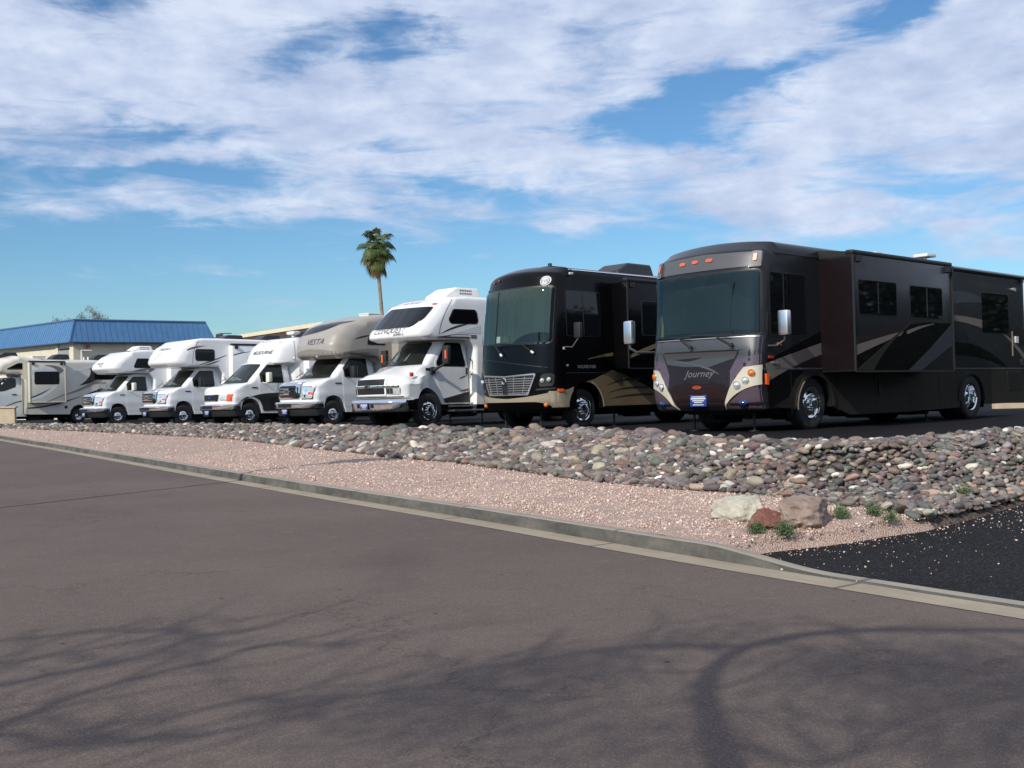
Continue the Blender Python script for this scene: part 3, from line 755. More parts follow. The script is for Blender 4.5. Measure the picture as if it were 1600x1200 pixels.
chips(34, -3, 14, .31, .325, .007, lambda s, d, x, y: street_z(x, y) + .01, 'gutter')
chips(220, -8, 2, .6, 7, .007, lambda s, d, x, y: drive_z(x, y, d), 'any')
mass('stray_pebbles', V_all, F_all, C_all, M['stone_mass'], 'stray pale pebbles scattered on the black driveway edge', 'pebbles')

# ---- three boulders at the tip of the bed
m, t, b = mat_base('boulder_rock'); oc = t.node('ShaderNodeTexCoord').outputs['Object']; oi = t.node('ShaderNodeObjectInfo')
n = t.noise(oc, scale=3.5, detail=9, rough=.7, dist=.6); n2 = t.noise(oc, scale=14, detail=6, rough=.7)
c = t.mix(1.0, oi.outputs['Color'], t.ramp(n, [(.25, (.55, .5, .45)), (.5, (1, 1, 1)), (.75, (1.35, 1.3, 1.25))]), mode='MULTIPLY')
c = t.mix(t.ramp(n2, [(.56, 0.0), (.66, .45)]), c, (.42, .40, .36))
t.l.new(c, b.inputs['Base Color']); b.inputs['Roughness'].default_value = .85
t.l.new(t.bump(n2, .6, .03, t.bump(n, .5, .06)), b.inputs['Normal']); M['boulder'] = m
def boulder(s, d, size, col, seed, label, rotz=0, sink=.1, cuts=9):
    r2 = np.random.default_rng(seed); bm = bmesh.new(); bmesh.ops.create_icosphere(bm, subdivisions=5, radius=1)
    v = np.array([q.co[:] for q in bm.verts])
    for _ in range(cuts):
        n = r2.normal(size=3); n[2] = abs(n[2]) * .8; n /= np.linalg.norm(n); h = r2.uniform(.60, .88); dp = v @ n
        v -= np.where(dp > h, (dp - h) * .93, 0)[:, None] * n
    for q, p in zip(bm.verts, v):
        nz = mnoise.fractal(Vector(p * 2.2 + seed), 1.0, 2.0, 5) * .16 + mnoise.noise(Vector(p * 9 + seed)) * .035
        q.co = Vector(p * (1 + nz) * np.array(size))
    o = finish('boulder', bm, M['boulder'], None, 50)
    x, y = sd2xy(s, d); z = float(bed_z(np.array([s]), np.array([d]), np.array([x]), np.array([y]))[0])
    o.location = (float(x), float(y), z + size[2] * (1 - sink) * .55); o.rotation_euler = (0, 0, rotz); o.color = (*col, 1)
    tag(o, label, 'boulder'); return o
boulder(3.93, 1.50, (.33, .21, .175), (.46, .43, .35), 8, 'pale whitish angular boulder, leftmost of three on the pink gravel', R(150), .1, 8)
boulder(3.36, 1.26, (.24, .19, .135), (.20, .075, .055), 21, 'dark red boulder in front of the paler two', R(35), .15, 9)
boulder(3.14, 1.58, (.31, .25, .185), (.27, .20, .165), 41, 'tall brownish-grey boulder, rightmost of the three by the driveway', R(20), .1, 7)
# ---- small weeds
m, t, b = mat_base('weed_leaf'); oc = t.node('ShaderNodeTexCoord').outputs['Object']
t.l.new(t.ramp(t.noise(oc, scale=25, detail=2), [(.3, (.045, .09, .03)), (.7, (.13, .20, .085))]), b.inputs['Base Color']); b.inputs['Roughness'].default_value = .7
b.inputs['Subsurface Weight'].default_value = 0; M['weed'] = m
def weed(s, d, size, label, seed, n=150):
    r2 = random.Random(seed); bm = bmesh.new()
    for _ in range(n):
        a = r2.uniform(0, 6.283); e = r2.uniform(.15, 1.4); L = size * r2.uniform(.5, 1.1)
        base_ = Vector((r2.gauss(0, size * .12), r2.gauss(0, size * .12), 0)); d_ = Vector((math.cos(a) * math.cos(e), math.sin(a) * math.cos(e), math.sin(e)))
        tip = base_ + d_ * L; sd_ = d_.cross(Vector((0, 0, 1))).normalized() * size * .012
        bm.faces.new([bm.verts.new(p) for p in (base_ - sd_, base_ + sd_, tip + sd_ * .5, tip - sd_ * .5)])
        for k in range(7):
            q = base_.lerp(tip, r2.uniform(.3, 1.05)); n1 = Vector((r2.gauss(0, 1), r2.gauss(0, 1), r2.gauss(0, .6))).normalized(); n2 = n1.cross(Vector((r2.gauss(0, 1), r2.gauss(0, 1), 1))).normalized()
            l = size * r2.uniform(.07, .15)
            bm.faces.new([bm.verts.new(p) for p in (q, q + n1 * l * .5 + n2 * l * .25, q + n1 * l, q + n1 * l * .5 - n2 * l * .25)])
    o = finish('weed', bm, M['weed'], None, 0, recalc=False)
    x, y = sd2xy(s, d); z = float(bed_z(np.array([s]), np.array([d]), np.array([x]), np.array([y]))[0]); o.location = (float(x), float(y), z)
    tag(o, label, 'weed'); return o
weed(3.22, .98, .14, 'dense dark green weed before the gap between pale and red boulders', 1)
weed(2.98, 1.1, .16, 'loose light green weed at the foot of the tall brown boulder', 2, 130)
weed(3.18, 2.15, .12, 'small half-hidden weed just behind the tall brown boulder', 3, 90)
weed(3.02, 2.0, .13, 'upright green weed, first right of the boulders on open gravel', 4)
weed(2.93, 2.36, .14, 'bushy weed, larger left one of the close pair near the driveway', 5)
weed(2.68, 2.31, .12, 'compact weed, right one of the close pair beside the driveway edge', 6, 120)
weed(2.95, 3.95, .16, 'low spreading weed among cobbles farthest right by the driveway', 7, 140)
weed(16.6, 5.0, .14, 'sparse yellow-green weed on the bank before the white truck-cab motorhome', 8, 60)
# ------------------------------------------------------------------ vehicles
LN = Vector((-LB, -LC, 1)).normalized()
def vframe(o, yaw=48):
    y = R(yaw); fw = Vector((-math.sin(y), -math.cos(y), 0)); fw -= LN * fw.dot(LN); fw.normalize(); lf = LN.cross(fw)
    return Matrix(((fw.x, lf.x, LN.x, o[0]), (fw.y, lf.y, LN.y, o[1]), (fw.z, lf.z, LN.z, o[2]), (0, 0, 0, 1)))
def vehicle(name, o, yaw, label, cat, group):
    e = empty(name, vframe(o, yaw)); return tag(e, label, cat, group)
_wheelcache = {}
def wheel(parent, x, y, Rt, wd, Rr, style='simulator', z=None, inner=False):
    """tyre + bright wheel; y sign gives the outer side"""
    sg = 1 if y > 0 else -1; z = Rt if z is None else z
    e = empty('wheel', None, parent); e.location = (x, y, z)
    if sg < 0: e.rotation_euler = (0, 0, math.pi)
    key = (Rt, wd, Rr, style, inner)
    if key not in _wheelcache:
        bm = bmesh.new(); h = wd / 2
        prof = [(Rr * .97, -h * .75), (Rr * 1.02, -h * .95), (Rt * .86, -h), (Rt * .96, -h * .85), (Rt * .995, -h * .6), (Rt, 0), (Rt * .995, h * .6), (Rt * .965, h * .84), (Rt * .93, h * .95), (Rt * .86, h * 1.0), (Rr * 1.1, h * .97), (Rr * 1.02, h * .93), (Rr * .98, h * .8)]
        add_lathe(bm, prof, 40)
        n = 34                                   # tread blocks
        for k in range(n):
            a = 2 * math.pi * k / n
            for q in (-.2, .2):
                rot = Matrix.Rotation(-a, 3, 'Y')
                add_box(bm, rot @ Vector((Rt * 1.0, q * wd * 1.1, 0)), (.010, wd * .30, Rt * .10), rot=rot)
        t_ = finish('tyre', bm, M['rubber'], None, 40); tm = t_.data; bpy.data.objects.remove(t_)
        bm = bmesh.new()
        if inner:
            prof = [(Rr, h * .8), (Rr * .96, h * .9), (Rr * .9, h * .75), (Rr * .84, -h * .1), (Rr * .80, -h * .55), (Rr * .42, -h * .6), (Rr * .40, h * .2), (Rr * .30, h * .32), (0, h * .33)]
        else:
            prof = [(Rr, h * .82), (Rr * .985, h * 1.0), (Rr * .94, h * .99), (Rr * .90, h * .80), (Rr * .80, h * .72), (Rr * .66, h * .92), (Rr * .52, h * 1.02), (Rr * .42, h * .98), (Rr * .34, h * 1.0), (Rr * .31, h * 1.45), (Rr * .22, h * 1.52), (0, h * 1.54)]
        add_lathe(bm, prof, 40, mi=0)
        for k in range(8):                       # hand holes
            a = 2 * math.pi * (k + .5) / 8; rr_ = Rr * (.74 if not inner else .62); yy = (h * .80) if not inner else (-h * .54)
            add_lathe(bm, [(Rr * .085, 0), (Rr * .085, .008), (0, .009)], 10, mi=1, c=(rr_ * math.cos(a), yy, rr_ * math.sin(a)))
        for k in range(8 if Rt < .45 else 10):
            a = 2 * math.pi * k / (8 if Rt < .45 else 10); rr_ = Rr * .45; yy = h * .98 if not inner else -h * .58
            add_lathe(bm, [(Rr * .055, 0), (Rr * .055, .035), (Rr * .03, .045), (0, .046)], 8, mi=0, c=(rr_ * math.cos(a), yy, rr_ * math.sin(a)))
        r_ = finish('rim', bm, [M['chrome'], M['trimblack']], None, 30); rm = r_.data; bpy.data.objects.remove(r_)
        _wheelcache[key] = (tm, rm)
    tm, rm = _wheelcache[key]
    link('tyre', tm, e); link('rim', rm, e)
    return e
def wheels(parent, fx, rx, Rt, wd, Rr, half, dual=True):
    for s_ in (1, -1):
        wheel(parent, fx, s_ * (half - wd / 2), Rt, wd, Rr)
        if dual:
            wheel(parent, rx, s_ * (half + .08 - wd / 2), Rt, wd, Rr, inner=True)
            wheel(parent, rx, s_ * (half + .05 - wd * 1.65), Rt, wd, Rr, inner=True)
        else: wheel(parent, rx, s_ * (half - wd / 2), Rt, wd, Rr)
def window(v, bvh, poly, axis='L', name='window', glass='glass', fr=.045, off=.012):
    """pane with a rubber frame behind it"""
    c = Vector((sum(p[0] for p in poly) / len(poly), sum(p[1] for p in poly) / len(poly)))
    big_ = []
    for p in poly:
        d_ = Vector(p) - c; big_.append(tuple(c + d_ * (1 + fr / max(.12, d_.length))))
    g = panel(name, M[glass], bvh, poly, axis, v, off=off, depth=.02)
    panel('window_frame', M['frame'], bvh, big_, axis, g, off=off - .007, depth=.02)
    return g
def blade(pts_top, pts_bot): return list(pts_top) + list(reversed(pts_bot))
def bez(p0, p1, p2, n=9): return [tuple((1 - t) ** 2 * np.array(p0) + 2 * t * (1 - t) * np.array(p1) + t * t * np.array(p2)) for t in np.linspace(0, 1, n)]
def dedupe(P):
    o = []
    for p in P:
        if all(abs(p[0] - q[0]) + abs(p[1] - q[1]) > 1e-4 for q in o): o.append((float(p[0]), float(p[1])))
    return o
def stripe(v, bvh, top, bot, m_, axis='L', off=.004, name='stripe', step=.2, **kw):
    """swoosh between two quadratic curves"""
    return panel(name, M[m_], bvh, dedupe(bez(*top) + list(reversed(bez(*bot)))), axis, v, off=off, depth=.003, step=step, **kw)
def plate(v, x, y, z, w_=.32, h_=.17, lines=True):
    bm = bmesh.new(); add_box(bm, (x, y, z), (.014, w_, h_), 0, bev=.004)
    p = finish('number_plate', bm, M['plate'], v, 30)
    bm = bmesh.new()
    for (zz, ww, hh) in ((.055, .8, .012), (.03, .9, .022), (.0, .72, .016), (-.025, .5, .014), (-.06, .66, .012)): add_box(bm, (x + .0085, y, z + zz * h_ / .17), (.003, w_ * ww, hh * h_ / .17))
    finish('plate_print', bm, M['plate_w'], p, 0); return p
def wiper(v, a, b, c):
    bm = bmesh.new(); add_tube(bm, [a, b], .012, 6); add_tube(bm, [(Vector(b) + (Vector(b) - Vector(c))), c], .009, 6); return finish('wiper', bm, M['trimblack'], v, 40)
def mirror(v, x, y, z, w_, h_, arm, mat_='mirror_white', lens=True, dpt=.10):
    bm = bmesh.new(); add_box(bm, (x, y, z), (dpt, w_, h_), 0, bev=.03)
    o = finish('mirror', bm, M[mat_], v, 40)
    bm = bmesh.new()
    for a in arm: add_tube(bm, a, .016, 8)
    finish('mirror_arm', bm, M['trimblack'] if mat_ != 'mirror_white' else M['mirror_white'], o, 40)
    bm = bmesh.new(); add_box(bm, (x - dpt / 2 - .003, y, z), (.006, w_ * .86, h_ * .9), 0)
    finish('mirror_glass', bm, M['chrome'], o, 0); return o
def roof_ac(v, x, z, mat_='ac_white', L=.95, w_=.72, h_=.28, y=0, grille=True):
    """low rooftop air conditioner shroud with a sloped nose"""
    out = [(x - L / 2, z, 0, 0), (x + L / 2, z, .0, 0), (x + L / 2 - .04, z + h_ * .35, .05), (x + L * .18, z + h_, .1), (x - L * .42, z + h_, .08), (x - L / 2, z + h_ * .3, .05)]
    o, bv = body('roof_air_conditioner', M[mat_], out, w_ / 2, .06, v, grid=(0, 0, 0))
    for q in o.data.vertices: q.co.y += y
    if grille:
        bm = bmesh.new()
        for i in range(7):
            for j in range(2): add_box(bm, (x - .30 + i * .07, y + w_ / 2 + .001, z + h_ * (.5 + j * .24)), (.04, .004, h_ * .13))
        finish('vent_slots', bm, M['frame'], o, 0)
    return o
def roof_vent(v, x, y, z, mat_='white_plastic', s=.36, h_=.16):
    bm = bmesh.new(); add_box(bm, (x, y, z + h_ * .3), (s, s, h_ * .6)); add_box(bm, (x - .02, y, z + h_ * .8), (s * 1.15, s * 1.1, h_ * .28), bev=.02)
    return finish('roof_vent', bm, M[mat_], v, 40)
def antenna(v, x, y, z):
    bm = bmesh.new(); add_tube(bm, [(x, y, z), (x, y, z + .12)], .05, 10); add_box(bm, (x - .02, y, z + .19), (.26, .9, .05), bev=.02)
    return finish('roof_antenna', bm, M['white_plastic'], v, 40)
def slideout(v, x0, x1, z0, z1, y0, y1, mat_, face='white', awning='frame', win=None, trim=None):
    bm = bmesh.new(); add_box(bm, ((x0 + x1) / 2, (y0 + y1) / 2, (z0 + z1) / 2), (abs(x1 - x0), y1 - y0, z1 - z0), 0, bev=.015)
    bv = BVHTree.FromBMesh(bm); o = finish('slide_out', bm, M[mat_], v, 35)
    e = empty; bm = bmesh.new()
    xm, L = (x0 + x1) / 2, abs(x1 - x0)
    add_box(bm, (xm, y1 - .06, z1 + .045), (L + .06, .16, .085), 0, bev=.03)
    add_box(bm, (x1 + .16 if x1 > x0 else x1, y1 + .01, z1 - .06), (.08, .05, .12)); add_box(bm, (max(x0, x1) - .18, y1 + .02, z1 - .07), (.14, .06, .12)); add_box(bm, (min(x0, x1) + .18, y1 + .02, z1 - .07), (.14, .06, .12))
    finish('slide_awning', bm, M[awning], o, 40)
    if trim:
        bm = bmesh.new(); fx = max(x0, x1)
        for (c_, s_) in (((fx + .006, y1 + .006, (z0 + z1) / 2), (.03, .03, z1 - z0)), ((min(x0, x1) - .006, y1 + .006, (z0 + z1) / 2), (.03, .03, z1 - z0)), ((xm, y1 + .006, z0 + .0), (L, .03, .03))): add_box(bm, c_, s_)
        finish('corner_trim', bm, M[trim], o, 0)
    bm = bmesh.new(); add_box(bm, (max(x0, x1) - .0, y0 + .012, (z0 + z1) / 2), (.05, .02, z1 - z0 + .06)); finish('slide_seal', bm, M['frame'], o, 0)
    return o, bv
def lamp_row(v, bvh, pts, axis='F', w_=.11, h_=.045, m_='orange', off=.03, name='marker_light'):
    for (u_, z_) in pts: panel(name, M[m_], bvh, rrect(u_ - w_ / 2, z_ - h_ / 2, u_ + w_ / 2, z_ + h_ / 2, h_ * .4, 3), axis, v, off=off, depth=off + .02, step=0)
def jack(v, x, y, z1=.5):
    bm = bmesh.new(); add_tube(bm, [(x, y, z1), (x, y, .03)], .022, 8); add_lathe(bm, [(0, 0.0), (.1, .0), (.1, .02), (0, .03)], 14, axis='z', c=(x, y, 0.004)); return finish('levelling_jack', bm, M['dkmetal'], v, 40)
def underbody(v, x0, x1, W, z0=.26, z1=.62):
    bm = bmesh.new(); add_box(bm, ((x0 + x1) / 2, 0, (z0 + z1) / 2 + .05), (abs(x1 - x0), W * 1.45, z1 - z0 - .1))
    for y in (-.42, .42): add_box(bm, ((x0 + x1) / 2, y, z0 + .08), (abs(x1 - x0) * .96, .09, .16))
    n = int(abs(x1 - x0) / 1.1)
    for k in range(n): add_box(bm, (min(x0, x1) + .6 + k * 1.1, .55 * (1 if k % 2 else -1), z0 + .03), (.7, .38, .22), bev=.03)
    return finish('underbody', bm, M['under'], v, 0)
def lens(v, x, y, z, r_, m_='lamp', ring='chrome', name='headlight', dx=0.0, yaw=0):
    bm = bmesh.new(); add_lathe(bm, [(0, .035), (r_ * .5, .03), (r_ * .85, .012), (r_, 0), (r_ * 1.0, -.03)], 20, axis='x')
    o = finish(name, bm, M[m_], v, 60, loc=(x, y, z), rot=(0, 0, yaw))
    if ring:
        bm = bmesh.new(); add_lathe(bm, [(r_ * 1.0, -.03), (r_ * 1.16, -.03), (r_ * 1.16, .006), (r_ * 1.05, .014), (r_ * 1.0, .0)], 20, axis='x'); finish('lamp_ring', bm, M[ring], o, 60)
    return o

# ---- van-front (cutaway) cab shared by four class C motorhomes
def sstep(a, b, x): t = max(0.0, min(1.0, (x - a) / (b - a))); return t * t * (3 - 2 * t)
def van_deform(p, W=1.0):
    yn = p.y / W
    if p.x > -.9:
        k = sstep(.15, 1.0, p.x)
        p.x -= .40 * k * abs(yn) ** 3.2                       # nose corners swept back
        p.y *= 1 - .07 * sstep(.2, 1.0, p.x) * sstep(.9, 1.4, p.z)
    g = sstep(1.45, 2.3, p.z)
    p.y *= 1 - .13 * g
    if 1.3 < p.z < 2.5 and p.x > -.9: p.x -= .20 * yn * yn * sstep(1.4, 1.6, p.z) * sstep(-.95, -.5, p.x)
    if p.z > 1.15 and p.x > .1: p.z -= .07 * abs(yn) ** 2.5 * sstep(.1, .5, p.x)
    if .95 < p.z < 1.12: p.y += .012 * math.copysign(1, p.y) if abs(yn) > .9 else 0
    return p
def van_cab(v, style, lower=None):
    W = 1.0
    out = [(.80, .46, .0, 0.0), (.93, .52, .03, .3), (.99, .85, .05, .5), (1.0, 1.30, .05, .8), (.93, 1.41, .12, 1), (.55, 1.50, .2, 1), (.12, 1.565, .08, 1), (-.34, 2.0, .1, 1), (-.62, 2.27, .15, 1), (-.95, 2.36, .1, 1), (-1.75, 2.36, .05, 1), (-1.75, .42, 0, 0), ] 
    out += arch(0, .44, .50, .55)
    cab, bv = body('cab', M['white_cab'], out, W, .09, v, grid=(.12, 0, .12), ysub=12, deform=van_deform, smooth=30)
    # windshield and glass
    ws = [(-.80, 1.60), (-.4, 1.585), (0, 1.58), (.4, 1.585), (.80, 1.60), (.76, 1.72), (.68, 2.16), (.62, 2.22), (0, 2.245), (-.62, 2.22), (-.68, 2.16), (-.76, 1.72)]
    w_ = panel('windshield', M['cabglass'], bv, ws, 'F', v, off=.012, depth=.03)
    panel('windshield_seal', M['frame'], bv, [(a * 1.035, b + (.022 if b > 1.9 else -.03)) for a, b in ws], 'F', w_, off=.006, depth=.03)
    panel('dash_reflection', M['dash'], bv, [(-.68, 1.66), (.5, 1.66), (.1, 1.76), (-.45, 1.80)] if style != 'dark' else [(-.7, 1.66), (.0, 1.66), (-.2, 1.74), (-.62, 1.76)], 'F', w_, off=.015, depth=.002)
    sw = [(a, b) for a, b, _ in rpoly([(-.50, 1.57, .06), (-.48, 1.86, .05), (-.83, 2.19, .06), (-1.41, 2.19, .06), (-1.42, 1.56, .05)], 3)]
    door = panel('door', M['white_cab'], bv, [(a, b) for a, b, _ in rpoly([(-.44, .62, .08), (-.40, 1.52, .05), (-.42, 1.92, .05), (-.80, 2.25, .06), (-1.47, 2.25, .05), (-1.49, .62, .05)], 3)], 'L', v, off=.006, depth=.012, step=.12)
    panel('side_window', M['cabglass'], bv, sw, 'L', door, off=.016, depth=.02)
    panel('window_frame', M['frame'], bv, [(-.955 + (a + .955) * 1.055, 1.87 + (b - 1.87) * 1.075) for a, b in sw], 'L', door, off=.011, depth=.01)
    panel('quarter_post', M['frame'], bv, [(-.74, 1.58), (-.74, 2.1), (-.765, 2.12), (-.765, 1.58)], 'L', door, off=.02, depth=.01)
    panel('door_handle', M['trimblack'], bv, rrect(-1.40, 1.30, -1.24, 1.35, .02), 'L', door, off=.03, depth=.03, step=0)
    # mirrors: box on two arms
    hood_vent = panel('fender_badge', M['trimblack'], bv, rrect(-.10, 1.35, -.34, 1.39, .01), 'L', v, off=.012, depth=.02, step=0)
    for sg in (1, -1):
        mat_m = 'mirror_white' if (style in ('first', 'third')) else 'trimblack'
        mirror(v, -.70, sg * 1.20, 1.74, .22, .36, [[(-.50, sg * .93, 1.58), (-.62, sg * 1.1, 1.53), (-.70, sg * 1.20, 1.58)]], mat_m, dpt=.15)
    wiper(v, (.28, -.05, 1.60), (.12, .18, 1.74), (.19, .42, 1.64)); wiper(v, (.28, -.6, 1.60), (.14, -.42, 1.74), (.22, -.15, 1.63))
    # hood seam, cowl
    panel('cowl', M['trimblack'], bv, [(-.82, 1.545), (.82, 1.545), (.80, 1.585), (-.80, 1.585)], 'F', v, off=.008, depth=.02)
    # bumper
    def bdef(p):
        yn = p.y / 1.06; p.x -= .52 * abs(yn) ** 3.4; return p
    bo = [(.93, .60, .0, 0), (1.155, .585, .02, 1), (1.175, .75, .03, 1), (1.14, .80, .03, 1), (.93, .80, 0, 0)]
    bp, bb = body('bumper', M['chrome'], bo, 1.06, .03, v, grid=(0, .1, 0), ysub=20, deform=bdef)
    panel('bumper_intake', M['frame'], bb, rrect(-.36, .63, .36, .75, .02), 'F', bp, off=.006, depth=.02)
    vo = [(.75, .33, 0, 0), (1.02, .34, .05, 1), (1.10, .598, .02, 1), (.75, .598, 0, 0)]
    body('lower_valance', M['trimblack'], vo, 1.02, .04, v, grid=(0, .1, 0), ysub=20, deform=bdef)
    plate(v, 1.175, .02, .50, .30, .16)
    # front end
    if style != 'third':
        g = panel('grille', M['chrome'], bv, [(a, b) for a, b, _ in rpoly([(-.56, .90, .05), (.56, .90, .05), (.60, 1.43, .06), (-.60, 1.43, .06)], 4)], 'F', v, off=.055, depth=.09, plane=None)
        panel('grille_opening', M['frame'], bv, rrect(-.42, .945, .42, 1.31, .03), 'F', g, off=.059, depth=.004)
        for zz in (1.04, 1.13, 1.22): panel('grille_bar', M['chrome'], bv, rrect(-.41, zz - .016, .41, zz + .016, .005, 2), 'F', g, off=.075, depth=.02)
        for yy in (-.50, .50): panel('grille_inset', M['frame'], bv, rrect(yy - .022, .98, yy + .022, 1.27, .01, 2), 'F', g, off=.062, depth=.004)
        ov = [(.13 * math.cos(a), 1.13 + .055 * math.sin(a)) for a in np.linspace(0, 2 * math.pi, 20, endpoint=False)]
        bdg = panel('badge', M['chrome'], bv, [(a * 1.3, 1.13 + (b - 1.13) * 1.5) for a, b in ov], 'F', g, off=.088, depth=.015); panel('badge_field', M['letter_blue'], bv, ov, 'F', g, off=.092, depth=.004)
        for sg in (1, -1):
            hl = panel('headlight', M['lamp'], bv, [(sg * a, b) for a, b, _ in rpoly([(.63, .90, .03), (.90, .90, .05), (.93, 1.26, .04), (.63, 1.27, .03)], 3)], 'F', v, off=.03, depth=.06)
            panel('headlight_surround', M['trimblack'], bv, [(sg * a, b) for a, b in ((.60, .87), (.91, .87), (.945, 1.28), (.60, 1.29))], 'F', hl, off=.012, depth=.03)
            for (yy, zz, rr_) in ((.73, 1.17, .065), (.73, .98, .05)):
                panel('lamp_bowl', M['chrome'], bv, [(sg * yy + rr_ * math.cos(a), zz + rr_ * math.sin(a)) for a in np.linspace(0, 6.283, 14, endpoint=False)], 'F', hl, off=.034, depth=.004)
            panel('turn_signal', M['orange'], bv, [(sg * .80, 1.02), (sg * .925, 1.02), (sg * .93, 1.12), (sg * .80, 1.10)], 'F', hl, off=.036, depth=.01)
    else:
        g = panel('grille', M['chrome'], bv, [(a, b) for a, b, _ in rpoly([(-.47, .90, .03), (.47, .90, .03), (.52, 1.15, .03), (-.52, 1.15, .03)], 3)], 'F', v, off=.03, depth=.06)
        panel('grille_opening', M['frame'], bv, rrect(-.47, .925, .47, 1.125, .02), 'F', g, off=.034, depth=.004)
        for zz in (.99, 1.06): panel('grille_bar', M['dkmetal'], bv, rrect(-.46, zz - .012, .46, zz + .012, .004, 2), 'F', g, off=.046, depth=.012)
        panel('badge', M['plate'], bv, [(.10 * math.cos(a), 1.03 + .045 * math.sin(a)) for a in np.linspace(0, 6.283, 18, endpoint=False)], 'F', g, off=.055, depth=.02)
        for sg in (1, -1):
            hl = panel('headlight', M['lamp'], bv, [(sg * a, b) for a, b in ((.53, .93), (.80, .93), (.82, 1.13), (.55, 1.13))], 'F', v, off=.025, depth=.05)
            panel('turn_signal', M['orange'], bv, [(sg * a, b) for a, b, _ in rpoly([(.79, .90, .02), (.935, .90, .02), (.95, 1.15, .02), (.80, 1.15, .02)], 2)], 'F', hl, off=.03, depth=.05)
    return cab, bv
def cform(v, name, out, W, mat_, nose, bev=.1, **kw):
    """coach body with a rounded over-cab nose; nose=(x_start, sweep, power, zmin)"""
    x0, sa, sb_, zm = nose
    def f(p):
        yn = min(1, abs(p.y) / W)
        if p.x > x0: p.x -= (sa * yn ** 2 + sb_ * yn ** 9) * sstep(x0, x0 + .7, p.x)
        return p
    return body(name, M[mat_], out, W, bev, v, grid=(.2, 0, .2), ysub=14, bevseg=5, deform=f, **kw)

# ======== first white class C (farthest of the white row)
def make_first():
    v = vehicle('motorhome', (-18.837, 50.666, -1.829), 44.5, 'small white cab-over motorhome with white mirrors, leftmost of the white ones', 'motorhome', 'motorhomes lined up in the lot')
    van_cab(v, 'first')
    out = [(-1.72, .42, 0, 0), (-1.72, 2.1, .2), (-1.45, 2.36, .1), (.16, 2.37, .12), (.44, 2.58, .12), (.38, 2.80, .25), (-.05, 3.16, .4), (-.60, 3.38, .5), (-1.4, 3.45, .3), (-6.6, 3.36, .15), (-6.6, .5, 0, 0)] + arch(-4.3, .46, .5, .5)
    o, bv = cform(v, 'coach', out, 1.2, 'white', (-.80, .12, .30, 2.2))
    window(v, bv, [(a, b) for a, b, _ in rpoly([(-.72, 2.62, .06), (-.92, 3.02, .06), (-1.52, 3.02, .08), (-1.52, 2.62, .08)], 3)])
    stripe(v, bv, [(-.6, 2.44), (-1.1, 2.62), (-1.9, 2.62)], [(-.6, 2.44), (-1.0, 2.44), (-1.55, 2.42)], 'grey_graphic')
    stripe(v, bv, [(-.55, 1.16), (-.9, 1.15), (-1.7, 1.2)], [(-.55, 1.16), (-.9, 1.09), (-1.7, 1.12)], 'black_graphic')
    letters('lettering', 'FREEDOM', M['letter_grey'], bv, 'F', .02, 2.79, .13, v, shear=.3, off=.02); letters('lettering', 'ELITE', M['letter_grey'], bv, 'F', .18, 2.68, .11, v, shear=.3, off=.02)
    roof_ac(v, -1.6, 3.38, L=1.05, h_=.30)
    so_, sb = slideout(v, -2.35, -5.2, 1.0, 3.1, 1.15, 1.62, 'white')
    bm = bmesh.new(); add_tube(bm, [(-.42, 1.02, 3.38), (-.9, .98, 3.41)], .02, 6); finish('awning_light', bm, M['red'], v, 0)
    wheels(v, 0, -4.3, .41, .24, .215, 1.0); underbody(v, .6, -6.3, 1.0)
    return v
